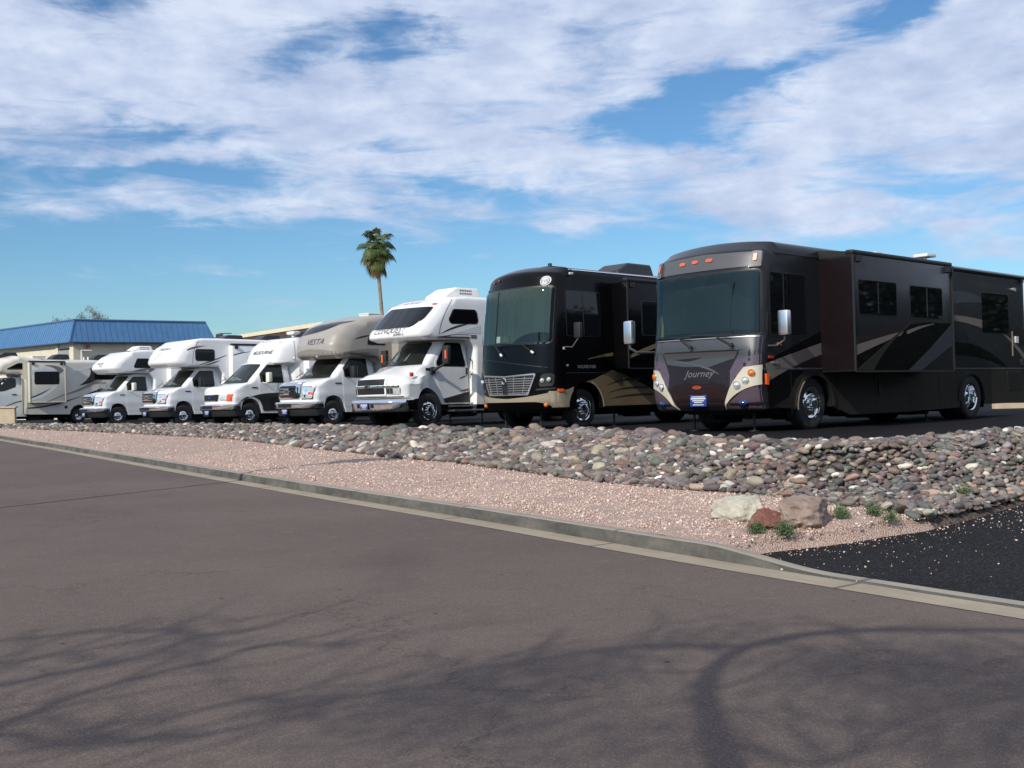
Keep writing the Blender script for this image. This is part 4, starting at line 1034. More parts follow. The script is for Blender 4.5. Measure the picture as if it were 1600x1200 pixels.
# ======== second class C, long over-cab nose with side window
def make_second():
    v = vehicle('motorhome', (-14.046, 44.783, -1.693), 45, 'white cab-over motorhome with dark rectangular bunk window and brown swoosh graphics', 'motorhome', 'motorhomes lined up in the lot')
    van_cab(v, 'second')
    out = [(-1.72, .42, 0, 0), (-1.72, 2.1, .2), (-1.50, 2.35, .1), (.36, 2.36, .15), (.66, 2.52, .15), (.56, 2.82, .3), (.28, 3.18, .35), (-.20, 3.44, .4), (-.8, 3.53, .4), (-1.5, 3.54, .3), (-7.2, 3.48, .15), (-7.2, .5, 0, 0)] + arch(-4.6, .46, .5, .5)
    o, bv = cform(v, 'coach', out, 1.22, 'white', (-.60, .12, .45, 2.2))
    window(v, bv, rrect(-.50, 2.62, -1.30, 3.06, .09))
    panel('cap_seam', M['grey_graphic'], bv, bez((-.33, 2.42), (-.32, 3.1), (-.62, 3.42)) + list(reversed(bez((-.35, 2.42), (-.34, 3.1), (-.64, 3.42)))), 'L', v, off=.003, depth=.002)
    stripe(v, bv, [(-.12, 3.06), (-.35, 3.22), (-.95, 3.22)], [(-.12, 3.0), (-.35, 3.12), (-.95, 3.22)], 'brown_graphic')
    stripe(v, bv, [(-.55, 2.42), (-1.1, 2.6), (-1.9, 2.86)], [(-.55, 2.42), (-.9, 2.44), (-1.9, 2.84)], 'brown_graphic')
    stripe(v, bv, [(-.85, 2.42), (-1.2, 2.55), (-1.6, 2.63)], [(-.85, 2.42), (-1.15, 2.42), (-1.6, 2.63)], 'black_graphic')
    stripe(v, bv, [(-.42, .98), (-.7, 1.12), (-1.7, 1.12)], [(-.42, .96), (-.8, .86), (-1.7, .98)], 'black_graphic')
    letters('lettering', 'LEPRECHAUN', M['letter_grey'], bv, 'F', .20, 3.06, .14, v, shear=.3, off=.02)
    for q in (([(-.95, 2.98), (-.8, 2.7), (-.62, 2.52)], [(-.90, 2.98), (-.76, 2.72), (-.62, 2.52)]), ([(.22, 2.98), (-.1, 2.76), (-.45, 2.55)], [(.14, 2.98), (-.14, 2.76), (-.45, 2.55)])):
        stripe(v, bv, q[0], q[1], 'grey_graphic', axis='F')
    so_, sb = slideout(v, -2.0, -5.6, .98, 3.24, 1.17, 1.50, 'white')
    stripe(so_, sb, [(-2.05, 2.86), (-2.3, 2.96), (-2.9, 3.0)], [(-2.05, 2.82), (-2.3, 2.9), (-2.9, 3.0)], 'brown_graphic')
    window(so_, sb, rrect(-2.75, 2.25, -3.9, 2.75, .08))
    roof_ac(v, -4.6, 3.5, 'ac_black', L=1.1, h_=.30, grille=False); roof_ac(v, -2.9, 3.52, 'ac_black', L=1.1, h_=.26, grille=False, y=-.3)
    wheels(v, 0, -4.6, .41, .24, .215, 1.0); underbody(v, .6, -6.8, 1.0)
    return v
# ======== third: B+ with the cap sloping straight back from the windshield
def make_third():
    v = vehicle('motorhome', (-10.192, 40.005, -1.582), 45, 'white motorhome with sloped cap above its windshield and dark lower door', 'motorhome', 'motorhomes lined up in the lot')
    cab, cb = van_cab(v, 'third')
    out = [(-1.72, .42, 0, 0), (-1.72, 2.1, .1), (-1.5, 2.24, .03), (-.82, 2.25, .06), (-.90, 2.50, .3), (-1.12, 2.92, .5), (-1.50, 3.16, .4), (-2.1, 3.25, .2), (-7.0, 3.26, .1), (-7.0, .5, 0, 0)] + arch(-4.4, .46, .5, .5)
    o, bv = cform(v, 'coach', out, 1.15, 'white', (-2.1, .26, .55, 2.1), bev=.16)
    letters('lettering', 'MELBOURNE', M['letter_grey'], bv, 'F', .25, 2.62, .19, v, shear=.3, off=.022)
    lamp_row(v, bv, [(-.22, 3.10), (.0, 3.10), (.22, 3.10), (.8, 3.06), (-.8, 3.06)], w_=.07, h_=.03)
    panel('cap_seam', M['grey_graphic'], bv, [(-1.86, 2.2), (-1.88, 3.1), (-1.9, 3.1), (-1.88, 2.2)], 'L', v, off=.003, depth=.002)
    panel('lower_trim', M['nearblack'], cb, bez((.50, .80), (-.1, 1.18), (-1.0, 1.17)) + [(-1.6, 1.20), (-1.6, .52), (-.56, .52), (-.52, .7), (-.40, .92), (-.15, 1.045), (.15, 1.045), (.36, .92), (.47, .72)], 'L', v, off=.014, depth=.014)
    bm = bmesh.new(); add_tube(bm, [(-1.95, .95, 3.24), (-1.95, .95, 3.36)], .06, 8); add_box(bm, (-1.95, .95, 3.40), (.3, .5, .12), bev=.05); finish('satellite_dome', bm, M['white_plastic'], v, 50)
    so_, sb = slideout(v, -2.25, -4.8, 1.0, 3.06, 1.12, 1.5, 'white')
    roof_ac(v, -3.1, 3.25, 'ac_black', L=1.1, h_=.27, y=-.2, grille=False)
    wheels(v, 0, -4.4, .41, .24, .215, 1.0); underbody(v, .6, -6.6, 1.0)
    return v
# ======== fourth: taupe over-cab with lens-shaped skylight
def make_vesta():
    v = vehicle('motorhome', (-6.424, 35.327, -1.474), 44, 'taupe rounded over-cab motorhome on white cab with chrome grille', 'motorhome', 'motorhomes lined up in the lot')
    van_cab(v, 'dark')
    out = [(-1.76, .42, 0, 0), (-1.76, 2.0, .1), (-1.45, 2.16, .08), (-.08, 2.17, .08), (.15, 2.30, .10), (.12, 2.62, .3), (-.04, 2.95, .4), (-.38, 3.28, .5), (-1.0, 3.53, .5), (-2.0, 3.66, .4), (-6.8, 3.5, .1), (-6.8, .5, 0, 0)] + arch(-4.3, .46, .5, .5)
    def f(p):
        W = 1.2; yn = min(1, abs(p.y) / W)
        if p.x > -1.4 and p.z > 2.1: p.x -= (.16 * yn ** 2 + .42 * yn ** 9) * sstep(-1.4, -.6, p.x)
        if p.z > 3.2: p.z -= .10 * yn ** 2 * sstep(3.2, 3.5, p.z) * sstep(-3.0, -1.0, p.x)
        return p
    o, bv = body('coach', M['vesta'], out, 1.2, .18, v, grid=(.15, 0, .15), ysub=16, bevseg=5, deform=f)
    panel('cab_side_wall', M['white_cab'], bv, [(-1.74, .45), (-1.74, 2.12), (-1.55, 2.12), (-1.80, 2.12), (-2.35, 2.12), (-2.35, .45)], 'L', v, off=.004, depth=.004) if False else None
    panel('lower_band', M['vesta_lo'], bv, [(-1.3, 2.34), (-1.3, 2.13), (1.3, 2.13), (1.3, 2.34), (.6, 2.46), (0, 2.5), (-.6, 2.46)], 'F', v, off=.006, depth=.006, step=.08)
    panel('lower_band', M['vesta_lo'], bv, [(-.35, 2.20), (-.33, 2.36), (-1.1, 2.47), (-1.72, 2.50), (-1.72, 2.20)], 'L', v, off=.006, depth=.006, step=.1)
    sk = [(y_, z_) for y_, z_ in bez((-1.0, 2.98), (-.6, 3.40), (1.0, 3.40))] + bez((1.0, 3.40), (.6, 3.0), (-1.0, 2.98))[1:-1]
    s_ = panel('skylight', M['glass'], bv, sk, 'F', v, off=.014, depth=.02, step=.06)
    letters('lettering', 'VESTA', M['letter_blue'], bv, 'F', .18, 2.64, .26, v, shear=.3, off=.01, sx=1.15, spacing=1.05)
    stripe(v, bv, [(-.75, 2.78), (-1.0, 2.92), (-1.6, 2.95)], [(-.75, 2.78), (-1.1, 2.82), (-1.6, 2.95)], 'black_graphic')
    window(v, bv, [(a, b) for a, b, _ in rpoly([(-1.30, 2.62, .05), (-1.38, 2.86, .05), (-2.0, 2.88, .05), (-2.0, 2.62, .05)], 3)])
    stripe(v, bv, [(-.05, 1.27), (-.3, 1.27), (-.6, 1.26)], [(-.05, 1.27), (-.1, 1.12), (.3, 1.10)], 'brown_graphic') if False else None
    for u_ in (-.35, .75): lens(v, .60 - abs(u_) * .25, u_, 2.22, .03, 'lamp', None, 'cap_light')
    roof_vent(v, -2.2, .2, 3.60, s=.5, h_=.14)
    so_, sb = slideout(v, -2.3, -4.8, 1.0, 3.1, 1.16, 1.55, 'vesta')
    wheels(v, 0, -4.3, .41, .24, .215, 1.0); underbody(v, .6, -6.4, 1.0)
    return v
# ======== fifth: medium-duty truck cab class C
def make_conquest():
    v = vehicle('motorhome', (-3.103, 31.2, -1.379), 46, 'big white truck-cab motorhome with large dark over-cab window and chrome bumper', 'motorhome', 'motorhomes lined up in the lot')
    def f(p, W=1.16):
        yn = p.y / W; k = sstep(.2, 1.2, p.x)
        p.x -= .42 * k * abs(yn) ** 3.0
        nar = sstep(.35, -.25, p.x); up = sstep(1.35, 1.62, p.z)
        p.y *= 1 - .17 * max(nar, up * sstep(1.3, .4, p.x) * 1.0) - .06 * sstep(1.55, 2.35, p.z)
        if 1.5 < p.z < 2.5 and p.x > -.9: p.x -= .26 * yn * yn * sstep(1.55, 1.75, p.z) * sstep(-.95, -.5, p.x)
        if p.z > 1.3 and p.x > .15: p.z -= .16 * abs(yn) ** 2.2 * sstep(.1, .5, p.x)
        return p
    out = [(.95, .80, .0, 0.0), (1.19, .84, .04, .6), (1.22, 1.15, .05, .8), (1.20, 1.38, .10, 1), (1.0, 1.50, .15, 1), (.45, 1.68, .2, 1), (.18, 1.76, .06, 1), (-.22, 2.18, .1, 1), (-.46, 2.42, .12, 1), (-.8, 2.48, .1, 1), (-1.65, 2.48, .05, 1), (-1.65, .62, 0, 0), (-.60, .62, 0, 0)]
    out += [p for p in arch(0, .50, .58, .60, 18) if not (p[0] < 0 and p[1] < .63) and not (p[0] > 0 and p[1] < .79)] + [(.57, .80, 0, 0)]
    cab, bv = body('cab', M['white_cab'], out, 1.16, .09, v, grid=(.12, 0, .12), ysub=14, deform=f, smooth=30)
    ws = [(-.80, 1.79), (0, 1.77), (.80, 1.79), (.74, 1.95), (.64, 2.34), (.58, 2.39), (0, 2.41), (-.58, 2.39), (-.64, 2.34), (-.74, 1.95)]
    w_ = panel('windshield', M['cabglass'], bv, ws, 'F', v, off=.014, depth=.03)
    panel('windshield_seal', M['frame'], bv, [(a * 1.035, b + (.024 if b > 2 else -.034)) for a, b in ws], 'F', w_, off=.007, depth=.03)
    for (a, b) in ((-.60, -.30), (.08, .20)): panel('curtain_behind_glass', M['dash'], bv, [(a, 1.88), (b, 1.88), (b - .02, 2.14), (a + .08, 2.10)], 'F', w_, off=.017, depth=.002)
    sw = [(a, b) for a, b, _ in rpoly([(-.46, 1.72, .06), (-.46, 1.84, .05), (-.82, 2.36, .08), (-1.38, 2.36, .10), (-1.52, 1.71, .06)], 3)]
    door = panel('door', M['white_cab'], bv, [(a, b) for a, b, _ in rpoly([(-.66, .78, .08), (-.38, 1.40, .05), (-.38, 1.85, .05), (-.78, 2.42, .06), (-1.44, 2.42, .1), (-1.62, 1.72, .05), (-1.60, .78, .05)], 3)], 'L', v, off=.008, depth=.014)
    panel('side_window', M['cabglass'], bv, sw, 'L', door, off=.018, depth=.02)
    panel('window_frame', M['frame'], bv, [(-.95 + (a + .95) * 1.05, 2.03 + (b - 2.03) * 1.07) for a, b in sw], 'L', door, off=.013, depth=.01)
    bm = bmesh.new(); add_box(bm, (-1.52, 1.02, 1.56), (.06, .04, .2), bev=.015); finish('door_handle', bm, M['trimblack'], door, 30)
    bm = bmesh.new(); add_tube(bm, [(-1.66, 1.05, 1.45), (-1.70, 1.10, 1.55), (-1.68, 1.10, 1.85), (-1.62, 1.05, 1.93)], .018, 8); finish('grab_handle', bm, M['trimblack'], v, 50)
    panel('fender_vent', M['frame'], bv, rrect(-.02, 1.575, -.20, 1.655, .015), 'L', v, off=.01, depth=.01, step=0)
    bm = bmesh.new(); add_box(bm, (.56, 1.06, 1.47), (.12, .06, .12), bev=.02); finish('turn_signal', bm, M['orange'], v, 40)
    # long-arm mirror
    for sg in (1, -1):
        bm = bmesh.new(); add_box(bm, (-.42, sg * 1.42, 2.02), (.12, .26, .50), bev=.04); mo = finish('mirror', bm, M['trimblack'], v, 40)
        bm = bmesh.new(); add_tube(bm, [(-.26, sg * 1.0, 1.58), (-.38, sg * 1.3, 1.72), (-.42, sg * 1.42, 1.80)], [.05, .032, .03], 8); add_box(bm, (-.26, sg * 1.0, 1.58), (.16, .08, .20), bev=.02); finish('mirror_arm', bm, M['trimblack'], mo, 40)
        bm = bmesh.new(); add_box(bm, (-.355, sg * 1.46, 2.02), (.02, .07, .24), bev=.004); finish('mirror_signal', bm, M['orange'], mo, 0)
    wiper(v, (.28, .02, 1.80), (.14, .2, 1.95), (.2, .45, 1.83)); wiper(v, (.28, -.6, 1.80), (.12, -.42, 1.95), (.22, -.15, 1.82))
    # grille: two mesh openings split by a chrome bar
    g = panel('grille', M['white_cab'], bv, [(a, b) for a, b, _ in rpoly([(-.66, .90, .04), (.66, .90, .04), (.70, 1.40, .06), (-.70, 1.40, .06)], 3)], 'F', v, off=.03, depth=.05)
    m_up = panel('upper_mesh', M['dkmetal'], bv, rrect(-.62, 1.19, .62, 1.36, .02, 3), 'F', g, off=.034, depth=.004)
    m_lo = panel('lower_mesh', M['dkmetal'], bv, rrect(-.62, .94, .62, 1.11, .02, 3), 'F', g, off=.034, depth=.004)
    for zz in (1.22, 1.25, 1.28, 1.31, 1.34, .965, .99, 1.02, 1.05, 1.08): panel('mesh_bar', M['frame'], bv, rrect(-.62, zz - .004, .62, zz + .004, .001, 1), 'F', g, off=.038, depth=.004, step=.2)
    br = panel('chrome_bar', M['chrome'], bv, [(-1.0, 1.125), (1.0, 1.125), (1.0, 1.175), (-1.0, 1.175)], 'F', v, off=.06, depth=.05, step=.06)
    bt = [(-.14, 1.13), (-.05, 1.13), (-.05, 1.10), (.05, 1.10), (.05, 1.13), (.14, 1.13), (.12, 1.18), (.05, 1.18), (.05, 1.21), (-.05, 1.21), (-.05, 1.18), (-.12, 1.18)]
    panel('badge', M['chrome'], bv, bt, 'F', br, off=.085, depth=.03, step=0)
    for sg in (1, -1):
        hl = panel('headlight', M['lamp'], bv, [(sg * a, b) for a, b, _ in rpoly([(.70, .93, .02), (1.02, .93, .03), (1.03, 1.12, .03), (.70, 1.12, .02)], 3)], 'F', v, off=.03, depth=.05, step=.06)
        panel('headlight_mask', M['dkmetal'], bv, [(sg * a, b) for a, b in ((.68, .945), (.86, .945), (.86, 1.10), (.68, 1.10))], 'F', hl, off=.034, depth=.003)
        panel('side_lamp', M['lamp'], bv, [(sg * a, b) for a, b in ((.965, .98), (1.02, .98), (1.02, 1.07), (.965, 1.07))], 'F', hl, off=.04, depth=.01)
    panel('dark_gap', M['frame'], bv, [(-1.08, .845), (1.08, .845), (1.08, .875), (-1.08, .875)], 'F', v, off=.012, depth=.02, step=.06)
    def bdef(p): yn = p.y / 1.22; p.x -= .50 * abs(yn) ** 3.6; return p
    bo = [(1.0, .46, .0, 0), (1.335, .44, .05, 1), (1.365, .71, .05, 1), (1.33, .79, .04, 1), (1.20, .81, .02, 1), (1.0, .80, 0, 0)]
    bp, bb = body('bumper', M['chrome'], bo, 1.22, .05, v, grid=(0, 0, .08), ysub=24, deform=bdef)
    for yy in (-.36, .28): panel('tow_opening', M['frame'], bb, rrect(yy - .07, .56, yy + .07, .68, .02), 'F', bp, off=.005, depth=.01, step=0)
    plate(v, 1.385, -.04, .61, .34, .19)
    # running board and fuel-tank step
    bm = bmesh.new(); add_box(bm, (-1.25, 1.12, .56), (.95, .18, .04), bev=.01); add_box(bm, (-1.30, 1.20, .43), (1.15, .30, .05), bev=.01); add_box(bm, (-1.7, 1.08, .5), (.12, .1, .3)); finish('running_board', bm, M['alu'], v, 30)
    panel('lower_trim', M['dkmetal'], bv, [(-.70, .66), (-.66, .78), (-1.64, .97), (-1.64, .66)], 'L', v, off=.016, depth=.01)
    stripe(v, bv, [(-1.25, 1.34), (-1.4, 1.42), (-1.58, 1.45)], [(-1.25, 1.34), (-1.45, 1.37), (-1.58, 1.45)], 'black_graphic', off=.012)
    stripe(v, bv, [(-1.28, .98), (-1.4, 1.03), (-1.62, 1.06)], [(-1.28, .98), (-1.4, .99), (-1.62, 1.0)], 'red_graphic', off=.012)
    # coach
    co = [(-1.68, .60, 0, 0), (-1.68, 2.25, .15), (-1.45, 2.46, .08), (.30, 2.45, .10), (.60, 2.53, .12), (.56, 2.70, .2), (.05, 3.22, .6), (-.22, 3.50, .25), (-.7, 3.66, .3), (-1.4, 3.72, .2), (-8.2, 3.68, .15), (-8.2, .6, 0, 0)] + arch(-5.2, .52, .58, .56)
    def cf(p):
        W = 1.24; yn = min(1, abs(p.y) / W)
        if p.x > -1.1: p.x -= (.10 * yn ** 2 + .42 * yn ** 8) * sstep(-1.1, -.3, p.x)
        return p
    o, cb = body('coach', M['white'], co, 1.24, .12, v, grid=(.15, 0, .15), ysub=16, bevseg=5, deform=cf)
    wpoly = [(a, b) for a, b, _ in rpoly([(-.93, 2.78, .10), (.66, 2.76, .12), (.92, 2.98, .2), (.98, 3.40, .08), (-.55, 3.42, .16), (-.82, 3.30, .15)], 5)]
    wpoly = [(a, b) for a, b, _ in rpoly([(-1.0, 2.82, .10), (.84, 2.80, .18), (1.02, 3.02, .22), (1.04, 3.38, .06), (-.70, 3.41, .2), (-.98, 3.12, .2)], 5)]
    window(v, cb, wpoly, 'F', 'front_window', fr=.03)
    letters('lettering', 'CONQUEST', M['letter_grey'], cb, 'F', .04, 2.665, .215, v, shear=.2, off=.014, sx=1.2, bold=.012)
    letters('lettering', 'SUPER-C', M['letter_grey'], cb, 'F', .52, 2.58, .09, v, shear=.25, off=.012, sx=1.3, bold=.02)
    lamp_row(v, cb, [(-1.0, 3.47), (-.26, 3.56), (0, 3.565), (.26, 3.56), (1.04, 3.47)], w_=.09, h_=.05)
    window(v, cb, [(a, b) for a, b, _ in rpoly([(-.80, 2.92, .12), (-.72, 3.02, .1), (-.90, 3.30, .1), (-1.72, 3.32, .12), (-1.80, 2.93, .1)], 4)])
    panel('cap_seam', M['grey_graphic'], cb, bez((-.30, 2.48), (-.32, 3.0), (-.86, 3.60)) + list(reversed(bez((-.325, 2.48), (-.345, 3.0), (-.885, 3.60)))), 'L', v, off=.004, depth=.003)
    stripe(v, cb, [(-.36, 2.60), (-.9, 2.90), (-1.5, 2.92)], [(-.36, 2.60), (-.95, 2.80), (-1.5, 2.92)], 'black_graphic')
    panel('stripe', M['grey_graphic'], cb, [(-.33, 2.49), (-.33, 2.53), (-1.0, 2.62), (-1.75, 2.60), (-1.75, 2.49)], 'L', v, off=.004, depth=.003)
    panel('stripe', M['lblue_graphic'], cb, [(-1.0, 2.66), (-1.9, 2.90), (-1.9, 2.64)], 'L', v, off=.005, depth=.003)
    window(v, cb, rrect(-3.3, 2.0, -4.7, 2.75, .08)); window(v, cb, rrect(-6.3, 2.1, -7.4, 2.75, .08))
    stripe(v, cb, [(-1.9, 1.5), (-4.0, 1.9), (-8.0, 2.0)], [(-1.9, 1.3), (-4.0, 1.55), (-8.0, 1.85)], 'grey_graphic')
    roof_ac(v, -1.95, 3.70, L=1.45, w_=.95, h_=.36)
    wheels(v, 0, -5.2, .47, .26, .29, 1.12); underbody(v, .7, -7.8, 1.05, .32, .7)
    jack(v, -.95, .9, .5); jack(v, -2.1, 1.0, .5)
    return v
# ======== sixth: black class A with chrome grille
m_ = paint('black_paint_gold_corner', (.0025, .0025, .0030), .22, coat=.10, dirt=.012, spec=.16); t = NT(m_.node_tree); b_ = m_.node_tree.nodes['Principled BSDF']
oc = t.node('ShaderNodeTexCoord').outputs['Object']; X_, Y_, Z_ = t.sep(oc); Ya = t.math('ABSOLUTE', Y_)
k_ = t.math('MULTIPLY', t.math('MULTIPLY', t.math('GREATER_THAN', Ya, 1.10), t.math('GREATER_THAN', X_, .6)), t.math('MULTIPLY', t.math('GREATER_THAN', Z_, .50), t.math('LESS_THAN', Z_, .878)))
old = b_.inputs['Base Color'].links[0].from_socket; t.l.new(t.mix(k_, old, (.34, .29, .21)), b_.inputs['Base Color']); M['black_gold'] = m_
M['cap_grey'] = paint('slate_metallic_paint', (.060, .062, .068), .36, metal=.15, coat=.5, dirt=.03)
M['letter_dim'] = mat('dull_silver_lettering', (.17, .165, .17), .4, metal=.2)
def make_vacationer():
    v = vehicle('motorhome', (0.859, 26.458, -1.269), 46, 'black flat-fronted motorhome with wide chrome grille and gold lower band', 'motorhome', 'motorhomes lined up in the lot')
    W = 1.27
    def f(p):
        yn = min(1, abs(p.y) / W)
        if p.x > .2: p.x -= (.34 * yn ** 2.2 + .10 * yn ** 8) * sstep(.2, .9, p.x)
        p.z += .10 * (1 - yn * yn) * sstep(3.4, 3.7, p.z)
        p.y *= 1 - .035 * sstep(2.2, 3.7, p.z)
        return p
    out = [(1.22, .44, .04, .5), (1.36, .62, .1, 1), (1.40, 1.30, .2, 1), (1.36, 1.9, .3, 1), (1.20, 3.2, .4, 1), (1.05, 3.60, .18, 1), (.60, 3.74, .3, 1), (-9.2, 3.74, .15, 1), (-9.2, .44, 0, 0)] + arch(-6.0, .46, .60, .58) + arch(0, .46, .60, .62)
    o, bv = body('coach', M['black_gold'], out, W, .13, v, grid=(.2, 0, .2), ysub=18, bevseg=6, deform=f)
    # lower gold paint
    panel('lower_band', M['champagne'], bv, bez((-1.22, .88), (-.9, .76), (0, .72)) + bez((0, .72), (.9, .76), (1.22, .88))[1:] + [(1.225, .505)] + bez((1.14, .505), (1.04, .63), (.75, .64)) + bez((-.75, .64), (-1.04, .63), (-1.14, .505)) + [(-1.225, .505)], 'F', v, off=.006, depth=.006, step=.08)
    panel('lower_band', M['champagne'], bv, dedupe([(.91, .505), (.91, .88), (.62, .91), (.42, .97)] + [(.60 * math.cos(a), .46 + .62 * math.sin(a)) for a in np.linspace(.72, .08, 8)]), 'L', v, off=.006, depth=.006, step=.1)
    panel('lower_band', M['gold_lo'], bv, dedupe([(-.60, .50)] + [(.60 * math.cos(a), .46 + .62 * math.sin(a)) for a in np.linspace(3.1, 1.55, 12)] + [(-.3, 1.14), (-.95, 1.36), (-1.5, 1.22), (-2.2, .98), (-2.9, .7), (-3.2, .50)]), 'L', v, off=.006, depth=.006, step=.2)
    for (a, b, c) in (((-.7, .98), (-1.3, 1.20), (-2.0, 1.15)), ((-.75, .80), (-1.4, 1.0), (-2.3, .95)), ((-.8, .66), (-1.5, .80), (-2.5, .78))):
        stripe(v, bv, [a, b, c], [a, (b[0], b[1] - .05), (c[0], c[1] - .06)], 'black_graphic', off=.009)
    stripe(v, bv, [(-.10, 1.62), (-.5, 1.72), (-1.0, 1.78)], [(-.10, 1.61), (-.5, 1.66), (-1.0, 1.70)], 'gold_lo')
    panel('arch_trim', M['champagne'], bv, dedupe([(.64 * math.cos(a), .46 + .66 * math.sin(a)) for a in np.linspace(3.1, 1.9, 9)] + [(.60 * math.cos(a), .46 + .62 * math.sin(a)) for a in np.linspace(1.9, 3.1, 9)]), 'L', v, off=.012, depth=.01, step=0)
    # windshield: curtain behind clear glass
    ws = [(a, b) for a, b, _ in rpoly([(-1.14, 2.02, .10), (1.14, 2.0, .10), (1.12, 3.30, .12), (-1.12, 3.30, .12)], 5)]
    cu = panel('windshield_curtain', M['curtain'], bv, [(a * .99, 2.66 + (b - 2.66) * .985) for a, b in ws], 'F', v, off=.004, depth=.0, step=(.022, .1, 0), fold=lambda u_, z_: .014 + .005 * math.sin(u_ * 46 + .6 * math.sin(z_ * 2)) + .003 * math.sin(u_ * 19))
    g = panel('windshield', M['windshield'], bv, ws, 'F', v, off=.045, depth=.001, step=.12)
    bnd = dedupe([(a * 1.035, 2.66 + (b - 2.66) * 1.05) for a, b in ws])
    sl_ = panel('windshield_seal', M['frame'], bv, bnd, 'F', g, off=.002, depth=.004)
    panel('centre_post', M['frame'], bv, rrect(-.34, 2.04, -.36, 3.28, .004, 1), 'F', g, off=.05, depth=.012)
    for (a, b) in ((-.33, -.19), (-.10, .12)): panel('paper_card', M['plate_w' if a < -.3 else 'dash'], bv, rrect(a, 2.05, b, 2.20, .01, 1), 'F', g, off=.03, depth=.004)
    panel('lower_shade', M['curtain_dk'], bv, bez((.25, 2.03), (.6, 2.30), (1.12, 2.22)) + [(1.12, 2.03)], 'F', g, off=.028, depth=.003)
    panel('hood_seam', M['frame'], bv, bez((-1.15, 1.72), (.1, 1.58), (1.18, 1.42)) + list(reversed(bez((-1.15, 1.705), (.1, 1.565), (1.18, 1.405)))), 'F', v, off=.003, depth=.002)
    for (a, b, c) in (((-.05, 1.72), (-.32, 1.98), (-.95, 2.02)), ((.85, 1.76), (.55, 1.98), (-.10, 2.02))):
        A_, B_, C_ = [cast(bv, 'F', q[0], q[1], .075) for q in (a, b, c)]
        bm = bmesh.new(); add_tube(bm, [A_, B_], .012, 6); add_tube(bm, [B_ + (B_ - C_) * .5, C_], .008, 6); wo_ = finish('wiper', bm, M['trimblack'], v, 40)
        bm = bmesh.new(); add_tube(bm, [A_ + (B_ - A_) * .0, A_ + (B_ - A_) * .22], .026, 8); finish('wiper_cap', bm, M['white_plastic'], wo_, 40)
    # grille
    gp = [(a, b) for a, b, _ in rpoly([(-.66, .80, .05), (.66, .80, .05), (.88, 1.30, .03), (0, 1.255, .0), (-.88, 1.30, .03)], 4)]
    g = panel('grille', M['alu'], bv, gp, 'F', v, off=.03, depth=.05)
    panel('grille_opening', M['frame'], bv, [(a * .955, 1.03 + (b - 1.03) * .86) for a, b in gp], 'F', g, off=.034, depth=.003)
    for k in range(7):
        zz = .855 + k * .055; hw = .63 + .20 * (zz - .82) / .4
        panel('grille_bar', M['alu'], bv, rrect(-hw, zz - .008, hw, zz + .008, .002, 1), 'F', g, off=.05, depth=.018, step=.15)
    for yy in (-.62, -.31, .31, .62):
        panel('grille_bar', M['alu'], bv, [(yy * .85 - .006, .82), (yy * .85 + .006, .82), (yy + .006, 1.23), (yy - .006, 1.23)], 'F', g, off=.054, depth=.018, step=.2)
    panel('grille_shield', M['dkmetal'], bv, [(-.07, .82), (.07, .82), (.10, 1.22), (-.10, 1.22)], 'F', g, off=.054, depth=.02, step=.2)
    bm = bmesh.new(); c_ = cast(bv, 'F', 0, 1.13, .06); add_lathe(bm, [(.045, .0), (.065, .015), (.085, .0)], 20, axis='x', c=c_); finish('badge', bm, M['chrome'], g, 50)
    for sg in (1, -1):
        hp = [(sg * a, b) for a, b, _ in rpoly([(.90, .98, .05), (1.20, 1.00, .05), (1.225, 1.30, .06), (.98, 1.27, .06)], 3)]
        hl = panel('headlight', M['trimblack'], bv, hp, 'F', v, off=.012, depth=.02)
        panel('headlight_rim', M['grey_dk'], bv, [(sg * a, b) for a, b in ((.84, .90), (1.22, .92), (1.225, .965), (.86, .94))], 'F', hl, off=.02, depth=.02)
        for (yy, zz) in ((1.0, 1.13), (1.13, 1.15)):
            c_ = cast(bv, 'F', sg * yy, zz, .02); lens(hl, c_.x, c_.y, c_.z, .05, 'lamp', 'chrome', 'lamp_bowl', yaw=sg * .5)
        c_ = cast(bv, 'F', sg * 1.02, .565, .02); lens(v, c_.x, c_.y, c_.z, .055, 'amber', None, 'fog_light', yaw=sg * .4)
    panel('turn_signal', M['orange'], bv, rrect(.94, .86, .78, .93, .02), 'L', v, off=.03, depth=.04, step=0)
    # round dealer emblem on the cap
    cx, cz, rr_ = .93, 3.44, .115
    em = panel('round_emblem', M['plate_w'], bv, [(cx + rr_ * math.cos(a), cz + rr_ * math.sin(a)) for a in np.linspace(0, 6.283, 26, endpoint=False)], 'F', v, off=.012, depth=.01, step=.06)
    for k_, (q_, m_) in enumerate(((.84, 'letter_blue'), (.68, 'plate_w'))): panel('emblem_ring', M[m_], bv, [(cx + rr_ * q_ * math.cos(a), cz + rr_ * q_ * math.sin(a)) for a in np.linspace(0, 6.283, 26, endpoint=False)], 'F', em, off=.016 + k_ * .004, depth=.002, step=.06)
    letters('emblem_letters', 'HR', M['letter_blue'], bv, 'F', cx, cz - .045, .12, em, off=.024)
    lamp_row(v, bv, [(-.72, 3.53), (-.5, 3.56), (-1.05, 3.36)], w_=.07, h_=.03, m_='red')
    # driver window, mirrors, lettering, seams
    wn = window(v, bv, rrect(.60, 2.16, -.56, 3.20, .04), fr=.03)
    panel('sliding_post', M['frame'], bv, rrect(.045, 2.18, .02, 3.18, .003, 1), 'L', wn, off=.018, depth=.006)
    letters('lettering', 'VACATIONER', M['letter_silver'], bv, 'L', -.03, 1.40, .105, v, shear=.1, off=.01, rot=R(0))
    bm = bmesh.new(); c_ = cast(bv, 'L', .62, 1.46, .01); add_box(bm, c_, (.06, .02, .06), bev=.01); finish('fuel_cap', bm, M['alu'], v, 30)
